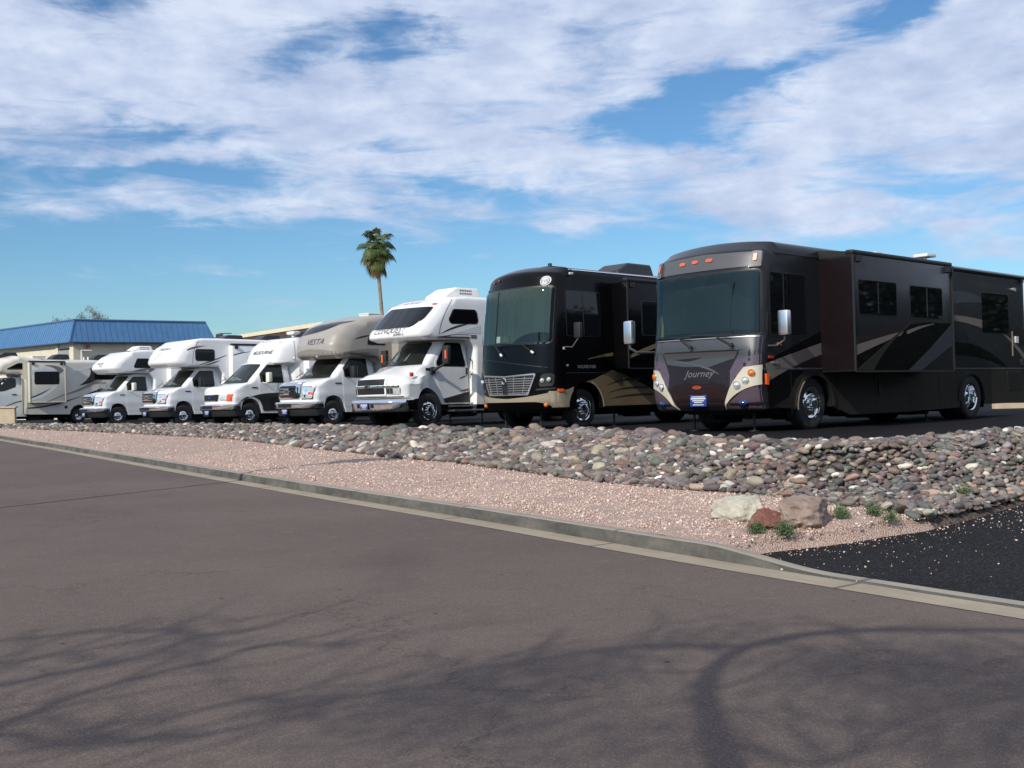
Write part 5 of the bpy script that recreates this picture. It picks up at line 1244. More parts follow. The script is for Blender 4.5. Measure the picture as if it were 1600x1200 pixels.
    panel('body_seam', M['grey_dk'], bv, [(.66, 1.285), (-1.0, 1.285), (-1.0, 1.30), (.66, 1.30)], 'L', v, off=.004, depth=.003)
    panel('body_seam', M['champagne'], bv, [(.66, .47), (.645, .47), (.645, .9), (.66, .9)], 'L', v, off=.012, depth=.003, step=0)
    mirror(v, .50, 1.52, 2.27, .20, .36, [[(.75, 1.2, 1.90), (.6, 1.42, 1.88), (.5, 1.52, 2.08)]], 'trimblack')
    c_ = Vector((.72, 1.25, 1.86)); bm = bmesh.new(); add_box(bm, c_, (.08, .05, .06), bev=.01); finish('side_camera', bm, M['white_plastic'], v, 30)
    bm = bmesh.new(); add_box(bm, (.44, 1.29, 3.60), (.12, .05, .06), bev=.015); finish('porch_light', bm, M['lamp'], v, 30)
    so_, sb = slideout(v, -1.05, -5.4, 1.38, 3.46, 1.2, 1.72, 'black', trim='dkmetal')
    stripe(so_, sb, [(-1.1, 1.70), (-1.8, 1.95), (-3, 2.2)], [(-1.1, 1.62), (-1.8, 1.82), (-3, 2.1)], 'gold_lo')
    window(so_, sb, rrect(-1.6, 2.2, -3.0, 3.0, .05))
    roof_ac(v, -2.95, 3.80, 'ac_black', L=1.5, w_=.9, h_=.36, grille=False)
    bm = bmesh.new(); add_box(bm, (-.2, .1, 3.88), (.55, .4, .07), bev=.02); add_tube(bm, [(-.1, .1, 3.9), (-.1, .1, 4.0)], .05, 8); finish('roof_antenna', bm, M['dkmetal'], v, 40)
    panel('roof_rail', M['alu'], bv, [(.4, 3.70), (-8.8, 3.70), (-8.8, 3.725), (.4, 3.725)], 'L', v, off=.02, depth=.02, step=.6)
    wheels(v, 0, -6.0, .46, .27, .31, 1.16); underbody(v, .8, -8.8, 1.1, .28, .5)
    jack(v, .75, .5, .5); jack(v, -1.35, .95, .5); jack(v, .75, -.7, .5)
    return v
# ======== seventh: charcoal class A with slide-out, nearest
def make_journey():
    v = vehicle('motorhome', (4.877, 21.521, -1.155), 48, 'long charcoal and maroon motorhome with slide-out, nearest and rightmost of the row', 'motorhome', 'motorhomes lined up in the lot')
    W = 1.28
    def f(p):
        yn = min(1, abs(p.y) / W)
        if p.x > 1.0: p.x -= (.22 * yn ** 2.4 + .06 * yn ** 8) * sstep(1.0, 1.5, p.x)
        p.z += .09 * (1 - yn * yn) * sstep(3.2, 3.45, p.z)
        if p.x > 1.2 and .40 < p.z < 1.55:     # the sculpted centre bowl between the lamp pods
            w_ = .60 + .42 * sstep(.5, 1.5, p.z)
            p.x -= .045 * sstep(w_ + .05, w_ - .06, abs(p.y)) * sstep(1.55, 1.42, p.z)
        return p
    out = [(1.80, .40, .05, .5), (1.92, .52, .08, 1), (1.97, .85, .2, 1), (1.94, 1.45, .3, 1), (1.86, 1.80, .1, 1), (1.76, 2.94, .2, 1), (1.74, 3.04, .06, 1), (1.66, 3.30, .10, 1), (1.30, 3.47, .2, 1), (-9.44, 3.45, .12, 1), (-9.44, .30, 0, 0)] + arch(-6.42, .42, .58, .56) + [(-3.8, .24, 0, 0), (-1.2, .24, 0, 0)] + arch(0, .42, .60, .60)
    o, bv = body('coach', M['grey_side'], out, W, .11, v, grid=(.2, 0, .15), ysub=26, bevseg=5, deform=f)
    # front cap colours
    def fp(name, m_, poly, off=.004, step=.08, **k): return panel(name, M[m_], bv, dedupe(poly), 'F', v, off=off, depth=.004, step=step, **k)
    fp('cap_panel', 'silver_dk', [(-1.16, 3.02), (1.16, 3.02), (1.12, 3.29), (0, 3.33), (-1.12, 3.29)], off=.012)
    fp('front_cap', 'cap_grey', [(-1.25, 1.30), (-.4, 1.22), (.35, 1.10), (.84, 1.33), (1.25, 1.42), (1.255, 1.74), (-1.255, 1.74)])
    fp('front_skirt', 'maroon', [(-1.25, .46), (1.25, .46), (1.25, 1.42), (.84, 1.33), (.35, 1.10), (-.4, 1.22), (-1.25, 1.30)])
    for sg in (1, -1):
        fp('plum_panel', 'maroon_lt', [(sg * a, b) for a, b in ((.70, 1.30), (1.255, 1.42), (1.255, 1.20), (1.02, 1.19), (.62, .50), (.72, .80))], off=.006)
        fp('corner_skirt', 'maroon_lt', [(sg * a, b) for a, b in ((.55, .44), (1.25, .44), (1.25, .88), (.95, .76), (.72, .58))], off=.005)
        tp = [(sg * a, b) for a, b in [(1.262, 1.22), (1.0, 1.19)] + bez((1.0, 1.19), (.72, .88), (.545, .43)) + bez((.56, .43), (.80, .78), (1.262, .87))]
        lp = panel('lamp_pod', M['pod'], bv, dedupe(tp), 'F', v, off=.022, depth=.03, step=.08)
        for (yy, zz, rr_, mm) in ((1.13, 1.08, .062, 'amber'), (1.03, .95, .06, 'lamp'), (.88, .87, .062, 'lamp')):
            c_ = cast(bv, 'F', sg * yy, zz, .03); lens(lp, c_.x, c_.y, c_.z, rr_, mm, 'chrome', 'headlight' if mm == 'lamp' else 'turn_signal', yaw=sg * .3)
        c_ = cast(bv, 'F', sg * .95, .545, .02); bm = bmesh.new(); add_lathe(bm, [(0, .03), (.05, .02), (.07, 0), (.07, -.03)], 16, axis='x'); fo = finish('fog_light', bm, M['bluelens'], v, 60, loc=c_, rot=(0, 0, sg * .3)); fo.scale = (1, 1.4, .8)
        c_ = cast(bv, 'F', sg * 1.13, 3.17, .03)
        cb_ = panel('corner_pod', M['silver_dk'], bv, [(sg * a, b) for a, b, _ in rpoly([(1.02, 3.0, .02), (1.225, 3.0, .02), (1.205, 3.30, .03), (1.06, 3.31, .03)], 2)], 'F', v, off=.05, depth=.07, step=0)
        panel('marker_light', M['orange'], bv, rrect(sg * 1.09, 3.12, sg * 1.15, 3.25, .015, 3), 'F', cb_, off=.062, depth=.02, step=0)
    lamp_row(v, bv, [(-.45, 3.20), (-.14, 3.21), (.19, 3.21)], w_=.14, h_=.06)
    # hood door
    hd = [(a, b) for a, b, _ in rpoly([(-.62, .97, .18), (.60, .97, .18), (.90, 1.50, .06), (-.90, 1.52, .06)], 5)]
    h = panel('hood', M['maroon'], bv, [q for q in hd], 'F', v, off=.016, depth=.016, step=.08)
    cxy = (0, 1.25)
    panel('hood_edge', M['frame'], bv, [(a * 1.02, 1.25 + (b - 1.25) * 1.045) for a, b in hd], 'F', h, off=.011, depth=.012, step=.08)
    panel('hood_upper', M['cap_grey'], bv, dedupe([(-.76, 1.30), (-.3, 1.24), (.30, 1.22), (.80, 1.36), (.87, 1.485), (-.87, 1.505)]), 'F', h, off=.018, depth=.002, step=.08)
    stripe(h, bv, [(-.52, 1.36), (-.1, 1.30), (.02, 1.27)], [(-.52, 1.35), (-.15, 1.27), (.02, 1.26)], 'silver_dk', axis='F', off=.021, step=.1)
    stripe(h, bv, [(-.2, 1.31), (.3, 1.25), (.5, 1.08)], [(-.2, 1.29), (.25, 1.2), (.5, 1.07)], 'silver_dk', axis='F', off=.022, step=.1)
    stripe(h, bv, [(-.55, 1.38), (-.1, 1.40), (.15, 1.40)], [(-.3, 1.34), (-.1, 1.33), (.15, 1.40)], 'maroon', axis='F', off=.020, step=.1)
    letters('lettering', 'Journey', M['letter_dim'], bv, 'F', .05, 1.04, .185, h, shear=.4, off=.024, sx=1.12, bold=.0)
    fp('red_badge', 'red_graphic', [(.11 * math.cos(a), .845 + .035 * math.sin(a)) for a in np.linspace(0, 6.283, 16, endpoint=False)], off=.016, step=0)
    c_ = cast(bv, 'F', 0, .60, .012); plate(v, c_.x, 0, .60, .38, .22)
    # windshield with dim interior behind it
    ws = [(a, b) for a, b, _ in rpoly([(-1.22, 1.80, .06), (1.22, 1.78, .06), (1.20, 2.94, .07), (-1.20, 2.97, .07)], 4)]
    panel('windshield_seal', M['frame'], bv, [(a * 1.022, 2.38 + (b - 2.38) * 1.04) for a, b in ws], 'F', v, off=.004, depth=.008)
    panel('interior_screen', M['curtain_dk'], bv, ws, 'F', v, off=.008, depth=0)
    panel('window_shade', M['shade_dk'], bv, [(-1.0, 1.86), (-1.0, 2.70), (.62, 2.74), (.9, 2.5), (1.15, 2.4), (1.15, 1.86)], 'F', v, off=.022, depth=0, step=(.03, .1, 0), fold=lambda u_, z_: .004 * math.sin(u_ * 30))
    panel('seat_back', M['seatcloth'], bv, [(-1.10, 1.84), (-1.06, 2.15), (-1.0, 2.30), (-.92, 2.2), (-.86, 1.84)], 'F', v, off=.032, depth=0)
    g = panel('windshield', M['windshield'], bv, ws, 'F', v, off=.05, depth=.001, step=.12)
    panel('chrome_edge', M['alu'], bv, dedupe([(-1.23, 1.755), (1.23, 1.735), (1.23, 1.745), (-1.23, 1.765)]), 'F', v, off=.03, depth=.03, step=.1)
    for (a, b, c) in (((-.10, 1.60), (-.42, 1.79), (-.95, 1.82)), ((.78, 1.60), (.42, 1.79), (-.15, 1.82))):
        A_, B_, C_ = [cast(bv, 'F', q[0], q[1], .075) for q in (a, b, c)]
        bm = bmesh.new(); add_tube(bm, [A_, B_], .013, 6); add_tube(bm, [B_ + (B_ - C_) * .6, C_], .009, 6); add_box(bm, A_, (.05, .07, .07), bev=.01); finish('wiper', bm, M['trimblack'], v, 40)
    # side graphics
    sp = lambda m_, poly, off=.004: panel('stripe', M[m_], bv, dedupe(poly), 'L', v, off=off, depth=.003, step=.25)
    sp('olive_lo', [(-9.38, .32), (-7.05, .32)] + [(-6.42 + .60 * math.cos(a), .42 + .58 * math.sin(a)) for a in np.linspace(3.1, .04, 14)] + [(-5.8, .27), (-3.8, .25), (-1.2, .25), (-.64, .4)] + [(.62 * math.cos(a), .42 + .62 * math.sin(a)) for a in np.linspace(3.1, .04, 14)] + [(.66, .4), (1.62, .44), (1.64, 1.1), (-9.38, 1.12)], off=.004)
    sp('black', [(1.66, .46), (1.40, .46), (.9, .62), (.62, .98), (.3, 1.12), (1.64, 1.12)], off=.007)
    sp('black', bez((1.66, 1.26), (.9, 1.5), (-.25, 1.86)) + bez((-.25, 1.60), (.9, 1.28), (1.66, .90)), off=.006)
    sp('brown_stripe', bez((1.67, 1.22), (.9, 1.40), (-.25, 1.64)) + bez((-.25, 1.42), (.8, 1.2), (1.67, .86)), off=.009)
    sp('maroon', [(1.67, .86)] + bez((1.2, .98), (.8, 1.2), (-.25, 1.42)) + [(-.25, 1.14), (1.65, 1.14)], off=.007)
    for (m_, t_, b_) in (('brown_stripe', [(-5.4, 2.34), (-6.3, 2.36), (-7.05, 2.28)], [(-5.4, 2.22), (-6.3, 2.22), (-7.05, 2.08)]), ('brown_stripe', [(-8.1, 1.98), (-8.7, 1.90), (-9.36, 1.45)], [(-8.1, 1.98), (-8.6, 1.80), (-9.36, 1.30)]),
                         ('grey_dk', [(-5.4, 2.86), (-6.8, 3.02), (-7.6, 2.6)], [(-5.4, 2.58), (-6.8, 2.74), (-7.6, 2.6)]), ('black', [(-5.4, 1.72), (-6.8, 1.86), (-8.3, 1.2)], [(-5.4, 1.44), (-6.8, 1.5), (-8.1, 1.2)]), ('maroon', [(-8.5, 2.35), (-8.9, 2.3), (-9.36, 2.05)], [(-8.5, 2.15), (-8.9, 1.95), (-9.36, 1.7)])):
        sp(m_, bez(*t_) + list(reversed(bez(*b_))), off=.006)
    panel('body_seam', M['silver_dk'], bv, [(1.60, 1.135), (-9.40, 1.135), (-9.40, 1.165), (1.60, 1.165)], 'L', v, off=.012, depth=.01, step=.8)
    for xx in (.80, -.75, -2.2, -3.6, -4.9, -7.4): panel('door_seam', M['frame'], bv, [(xx, .30 if abs(xx) > .7 else .3), (xx - .012, .30), (xx - .012, 1.10), (xx, 1.10)], 'L', v, off=.009, depth=.002, step=0)
    lv = panel('louvre_panel', M['frame'], bv, rrect(-8.28, .62, -9.04, 1.09, .02), 'L', v, off=.01, depth=.01, step=0)
    for k in range(8): panel('louvre', M['olive_lo'], bv, rrect(-8.30, .65 + k * .055, -9.02, .675 + k * .055, .003, 1), 'L', lv, off=.022, depth=.012, step=0)
    for (cx, cz) in ((0, .42), (-6.42, .42)):
        panel('arch_trim', M['olive_lo'], bv, dedupe([(cx + .68 * math.cos(a), cz + .67 * math.sin(a)) for a in np.linspace(.02, 3.12, 22)] + [(cx + .605 * math.cos(a), cz + .60 * math.sin(a)) for a in np.linspace(3.12, .02, 22)]), 'L', v, off=.03, depth=.03, step=0)
    panel('arch_edge', M['champagne'], bv, dedupe([(.64 * math.cos(a), .42 + .64 * math.sin(a)) for a in np.linspace(-.05, .9, 10)] + [(.61 * math.cos(a), .42 + .61 * math.sin(a)) for a in np.linspace(.9, -.05, 10)]), 'L', v, off=.036, depth=.005, step=0)
    wn = window(v, bv, rrect(1.38, 1.78, .28, 2.90, .04), fr=.03)
    panel('sliding_post', M['frame'], bv, rrect(.98, 1.8, .95, 2.88, .003, 1), 'L', wn, off=.018, depth=.006)
    window(v, bv, rrect(-7.05, 1.99, -8.45, 2.92, .05), fr=.03)
    panel('corner_strip', M['champagne'], bv, rrect(-8.62, 1.45, -8.66, 2.05, .01, 1), 'L', v, off=.014, depth=.01, step=0)
    for (x_, z_, w_, h_, m_, nm) in ((-8.80, 3.07, .14, .08, 'alu', 'porch_light'), (1.56, .96, .07, .20, 'orange', 'side_marker'), (1.15, 1.60, .10, .05, 'orange', 'side_marker'), (1.42, 1.36, .13, .05, 'red', 'side_reflector'), (-8.85, 1.85, .15, .16, 'plate_w', 'white_hatch'), (-9.15, 1.3, .14, .16, 'frame', 'side_hatch'), (1.30, 1.26, .18, .045, 'alu', 'door_handle')):
        panel(nm, M[m_], bv, rrect(x_ - w_ / 2, z_ - h_ / 2, x_ + w_ / 2, z_ + h_ / 2, .015, 3), 'L', v, off=.035, depth=.04, step=0)
    # slide-out
    so_, sb = slideout(v, -.25, -4.12, 1.07, 3.26, 1.2, 2.0, 'grey_side', trim='dkmetal')
    def ss(m_, poly, off=.006): return panel('stripe', M[m_], sb, dedupe(poly), 'L', so_, off=off, depth=.003, step=.3)
    ss('maroon', [(-.27, 1.72)] + bez((-.27, 1.72), (-1.6, 1.95), (-2.75, 2.10)) + bez((-2.75, 2.05), (-1.6, 1.75), (-.27, 1.55)), .005)
    ss('brown_stripe', bez((-.27, 1.56), (-1.2, 1.74), (-2.05, 1.86)) + bez((-1.95, 1.78), (-1.2, 1.62), (-.27, 1.37)), .008)
    ss('black', [(-.27, 1.37)] + bez((-.27, 1.37), (-1.2, 1.62), (-1.85, 1.78)) + bez((-1.5, 1.6), (-.9, 1.35), (-.27, 1.12)), .005)
    ss('olive_lo', [(-.27, 1.10)] + bez((-.35, 1.14), (-1.6, 1.72), (-2.5, 2.12)) + bez((-2.3, 1.98), (-1.4, 1.62), (-.88, 1.09)), .009)
    ss('black', [(-.9, 1.09)] + bez((-.9, 1.09), (-1.5, 1.7), (-2.35, 2.0)) + [(-3.0, 2.06), (-4.10, 2.06)] + bez((-4.10, 1.82), (-3.1, 1.5), (-2.2, 1.09)), .006)
    ss('brown_stripe', bez((-2.15, 1.86), (-2.7, 2.0), (-3.3, 2.04)) + bez((-3.3, 2.03), (-2.7, 1.94), (-2.2, 1.80)), .010)
    ss('grey_dk', bez((-4.10, 2.08), (-3.1, 1.5), (-2.2, 1.09)) + bez((-2.75, 1.09), (-3.5, 1.4), (-4.10, 1.62)), .008)
    panel('front_face', M['maroon_dk'], sb, rrect(1.24, 1.11, 1.97, 3.22, .02), 'F', so_, off=.006, depth=.004, step=0)
    w1 = window(so_, sb, rrect(-.42, 2.15, -1.80, 2.79, .05), fr=.03)
    panel('sliding_post', M['frame'], sb, rrect(-1.10, 2.17, -1.12, 2.77, .003, 1), 'L', w1, off=.018, depth=.006)
    w2 = window(so_, sb, rrect(-2.36, 2.15, -3.66, 2.77, .05), fr=.03)
    panel('sliding_post', M['frame'], sb, rrect(-3.0, 2.17, -3.04, 2.75, .003, 1), 'L', w2, off=.018, depth=.006)
    bm = bmesh.new()
    q = [bm.verts.new((x_, y_, z_)) for x_ in (-.24, -4.10) for y_, z_ in ((1.15, 3.24), (1.98, 3.24), (1.98, 3.31), (1.15, 3.42))]
    for f_ in ((0, 1, 2, 3), (7, 6, 5, 4), (0, 4, 5, 1), (1, 5, 6, 2), (2, 6, 7, 3), (3, 7, 4, 0)): bm.faces.new([q[i] for i in f_])
    finish('slide_topper', bm, M['frame'], so_, 0)
    # awning rail over the fixed wall
    bm = bmesh.new(); add_tube(bm, [(-4.2, 1.30, 3.40), (-9.42, 1.30, 3.38)], .055, 10); add_box(bm, (-4.6, 1.31, 3.33), (.1, .06, .12)); add_box(bm, (-9.2, 1.31, 3.31), (.1, .06, .12)); finish('awning_roll', bm, M['grey_dk'], v, 50)
    panel('drip_rail', M['frame'], bv, [(1.2, 3.26), (-.25, 3.26), (-.25, 3.30), (1.2, 3.30)], 'L', v, off=.02, depth=.02, step=0)
    # hanging chrome mirrors
    for (x_, y_, s_) in ((1.30, 1.52, 1), (1.95, -1.62, -1)):
        bm = bmesh.new(); add_box(bm, (x_, y_, 1.97), (.14, .22, .46), 0, bev=.05); mo = finish('mirror', bm, M['alu'], v, 50)
        bm = bmesh.new(); add_tube(bm, [(1.50, s_ * 1.24, 1.56), (x_ + .05, s_ * 1.38, 1.56), (x_, y_, 1.66), (x_, y_, 1.78)], .025, 8); finish('mirror_arm', bm, M['grey_dk'], mo, 50)
    # roof kit
    bm = bmesh.new(); add_tube(bm, [(.75, -.05, 3.50), (.75, -.05, 3.60)], .10, 12); add_tube(bm, [(.62, -.2, 3.61), (.62, .25, 3.61)], .03, 8); finish('roof_antenna', bm, M['chrome'], v, 40)
    roof_vent(v, -3.55, .55, 3.50, s=.26, h_=.20); 
    bm = bmesh.new(); add_tube(bm, [(-5.75, .6, 3.50), (-5.75, .6, 3.74)], .05, 8); add_box(bm, (-5.75, .6, 3.76), (.42, .34, .07), bev=.015); finish('plumbing_vent', bm, M['white_plastic'], v, 40)
    roof_vent(v, -9.0, .5, 3.48, s=.2, h_=.1)
    wheels(v, 0, -6.42, .50, .28, .31, 1.20); underbody(v, 1.2, -9.0, 1.1, .22, .42)
    jack(v, 1.15, .7, .45); jack(v, 1.15, -.7, .45); jack(v, -5.0, .9, .45)
    # things hung under the slide
    bm = bmesh.new(); add_box(bm, (-2.9, 1.27, .95), (1.5, .05, .10)); add_box(bm, (-2.35, 1.275, .80), (.10, .06, .40)); finish('slide_support', bm, M['frame'], v, 30)
    return v
# ======== sand-coloured class C seen from the side at far left
def make_tan():
    v = vehicle('motorhome', (-28.173, 58.584, -2.021), 47, 'sand-coloured motorhome with swirl graphics seen from its side, farthest left', 'motorhome', 'motorhomes lined up in the lot')
    W = 1.2
    out = [(1.05, .45, .05, 0), (1.12, .9, .1, .8), (.95, 1.25, .2, 1), (.05, 1.70, .2, 1), (-.55, 2.55, .2, 1), (-1.6, 2.62, .1, 1), (-1.6, .45, 0, 0)] + arch(0, .45, .45, .48)
    def fc(p):
        yn = abs(p.y); p.x -= .35 * yn ** 3 * sstep(.2, 1.0, p.x); p.y *= 1 - .10 * sstep(1.5, 2.6, p.z); return p
    cab, cb = body('cab', M['lblue_graphic'], out, .98, .09, v, grid=(.15, 0, .15), ysub=10, deform=fc)
    sw = [(a, b) for a, b, _ in rpoly([(-.02, 1.80, .08), (-.18, 2.10, .2), (-.50, 2.50, .12), (-1.06, 2.50, .1), (-1.04, 2.06, .12), (-.5, 1.88, .2)], 4)]
    window(v, cb, sw, 'L', 'side_window', 'cabglass')
    panel('windshield', M['cabglass'], cb, [(-.75, 1.72), (.75, 1.72), (.65, 2.42), (-.65, 2.42)], 'F', v, off=.012, depth=.02)
    panel('door_handle', M['trimblack'], cb, rrect(-.85, 1.62, -1.1, 1.67, .02), 'L', v, off=.03, depth=.03, step=0)
    panel('grille', M['trimblack'], cb, rrect(-.5, .8, .5, 1.15, .05), 'F', v, off=.02, depth=.03)
    for sg in (1, -1): panel('headlight', M['lamp'], cb, [(sg * .55, .85), (sg * .85, .9), (sg * .85, 1.2), (sg * .6, 1.12)], 'F', v, off=.02, depth=.03)
    stripe(v, cb, [(-1.55, 1.35), (-1.0, 1.28), (-.4, .98)], [(-1.55, 1.29), (-1.0, 1.22), (-.4, .95)], 'black_graphic')
    co = [(-1.42, .56, 0, 0), (-1.42, 2.45, .2), (-1.2, 2.74, .15), (-.10, 2.72, .1), (.40, 2.86, .15), (.30, 3.18, .25), (-.35, 3.62, .4), (-1.05, 3.78, .4), (-2.0, 3.66, .4), (-2.6, 3.58, .3), (-8.9, 3.56, .1), (-8.9, .56, 0, 0)] + arch(-4.35, .50, .50, .52)
    def f(p):
        yn = min(1, abs(p.y) / W)
        if p.x > -1.4: p.x -= .5 * yn ** 2.4 * sstep(-1.4, -.5, p.x)
        if p.z > 3.4: p.z -= .12 * yn ** 2.5
        return p
    o, bv = body('coach', M['tan_rv'], co, W, .12, v, grid=(.25, 0, .25), ysub=12, bevseg=5, deform=f)
    panel('over_cab_cap', M['cream'], bv, dedupe([(-1.44, 2.70), (-1.44, 3.40), (-1.0, 3.46), (-.4, 3.2), (-.16, 2.78), (-.7, 2.80), (-1.1, 2.70)]), 'L', v, off=.006, depth=.004)
    window(v, bv, [(a, b) for a, b, _ in rpoly([(-.50, 2.98, .05), (-.60, 3.06, .05), (-1.10, 3.32, .15), (-1.35, 3.34, .05), (-1.35, 2.98, .04)], 4)])
    panel('front_post', M['cream'], bv, [(-1.30, .58), (-1.30, 2.72), (-1.46, 3.44), (-1.56, 3.44), (-1.56, .58)], 'L', v, off=.008, depth=.006)
    fr_ = []
    so_, sb = slideout(v, -1.62, -3.50, 1.19, 3.36, 1.15, 1.50, 'tan_rv', trim='cream')
    window(so_, sb, rrect(-1.90, 2.18, -3.15, 2.84, .09))
    def two(par, bb, T, B, m_, off=.005): panel('swoosh', M[m_], bb, dedupe(bez(*T) + list(reversed(bez(*B)))), 'L', par, off=off, depth=.003, step=.25)
    two(so_, sb, [(-1.66, 2.86), (-2.3, 3.22), (-3.05, 3.0)], [(-1.66, 2.66), (-2.3, 3.0), (-2.9, 2.86)], 'lblue_graphic')
    two(so_, sb, [(-2.4, 3.2), (-3.2, 3.26), (-3.45, 2.92)], [(-2.4, 3.18), (-3.0, 3.14), (-3.2, 2.72)], 'grey_graphic')
    two(so_, sb, [(-1.66, 1.48), (-2.3, 1.72), (-2.75, 1.98)], [(-1.66, 1.42), (-2.3, 1.62), (-2.75, 1.98)], 'black_graphic', .008)
    two(so_, sb, [(-1.66, 1.42), (-2.4, 1.62), (-3.0, 2.14)], [(-1.66, 1.28), (-2.6, 1.42), (-3.12, 2.14)], 'lblue_graphic')
    two(so_, sb, [(-2.45, 1.22), (-3.0, 1.42), (-3.47, 1.66)], [(-2.55, 1.22), (-3.0, 1.36), (-3.47, 1.58)], 'grey_graphic', .007)
    two(v, bv, [(-1.58, .92), (-3.0, 1.0), (-4.6, 1.55)], [(-1.58, .86), (-3.0, .86), (-4.5, 1.5)], 'black_graphic')
    two(v, bv, [(-3.7, 1.66), (-4.8, 2.0), (-6.0, 2.9)], [(-3.7, 1.58), (-5.0, 1.85), (-6.3, 2.8)], 'tan_graphic')
    two(v, bv, [(-4.4, 2.1), (-5.2, 2.6), (-5.0, 3.05)], [(-4.4, 2.08), (-5.7, 2.3), (-6.1, 3.15)], 'black_graphic', .007)
    two(v, bv, [(-3.8, 2.75), (-4.5, 3.2), (-5.6, 3.26)], [(-3.8, 2.6), (-4.6, 3.02), (-5.6, 3.16)], 'lblue_graphic')
    two(v, bv, [(-4.8, 1.6), (-5.6, 2.0), (-7.2, 2.2)], [(-4.8, 1.58), (-5.8, 1.72), (-7.2, 2.1)], 'black_graphic')
    two(v, bv, [(-4.3, 1.2), (-5.4, 1.6), (-8.0, 1.9)], [(-4.6, 1.1), (-5.4, 1.4), (-8.0, 1.8)], 'lblue_graphic')
    window(v, bv, rrect(-5.25, 2.42, -6.55, 2.78, .08))
    letters('lettering', 'CITATION', M['letter_grey'], bv, 'L', -5.5, 2.16, .17, v, shear=.1, off=.01)
    panel('side_hatch', M['frame'], bv, rrect(-3.55, .82, -3.72, .98, .03), 'L', v, off=.01, depth=.01, step=0)
    for x_, L_ in ((-.9, 1.0), (-3.7, 1.0), (-6.0, 1.0)): roof_ac(v, x_, 3.60 if x_ < -2 else 3.68, 'ac_black', L=L_, w_=.8, h_=.27, grille=False)
    bm = bmesh.new(); add_tube(bm, [(-5.0, 0, 3.56), (-5.0, 0, 4.12), (-5.6, 0, 4.12)], .03, 8); add_tube(bm, [(-5.1, .1, 3.56), (-5.1, .1, 3.72)], .05, 8); add_tube(bm, [(-5.35, .1, 3.56), (-5.35, .1, 3.74)], .05, 8); finish('roof_pipe', bm, M['white_plastic'], v, 50)
    roof_vent(v, -2.5, .1, 3.6, s=.7, h_=.18)
    wheels(v, 0, -4.35, .39, .23, .21, 1.05); underbody(v, .6, -8.2, 1.0, .3, .6)
    return v
for fn in (make_first, make_second, make_third, make_vesta, make_conquest, make_vacationer, make_journey, make_tan): fn()
# ------------------------------------------------------------------ buildings
m, t, b = mat_base('painted_stucco'); ge = t.node('ShaderNodeTexCoord').outputs['Object']
t.l.new(t.ramp(t.noise(ge, scale=.7, detail=6, rough=.65), [(.3, (.60, .55, .42)), (.7, (.70, .65, .50))]), b.inputs['Base Color']); b.inputs['Roughness'].default_value = .95
t.l.new(t.bump(t.noise(ge, scale=30, detail=3), .3, .01), b.inputs['Normal']); M['stucco'] = m
M['blue_metal'] = paint('blue_standing_seam_metal', (.075, .19, .36), .45, metal=.1, coat=.15, dirt=0, var=.10)
M['blue_trim'] = paint('blue_trim', (.05, .13, .27), .45, coat=.1, dirt=0)
M['garage'] = mat('grey_roll_up_door', (.30, .31, .33), .5)
M['tan_fascia'] = mat('tan_fascia_boards', (.74, .65, .46), .8, var=.10)
M['brown_wall'] = mat('brown_siding', (.075, .045, .035), .85, var=.15)
def pt(A, d, u_, z): return (A[0] + d[0] * u_, A[1] + d[1] * u_, z)
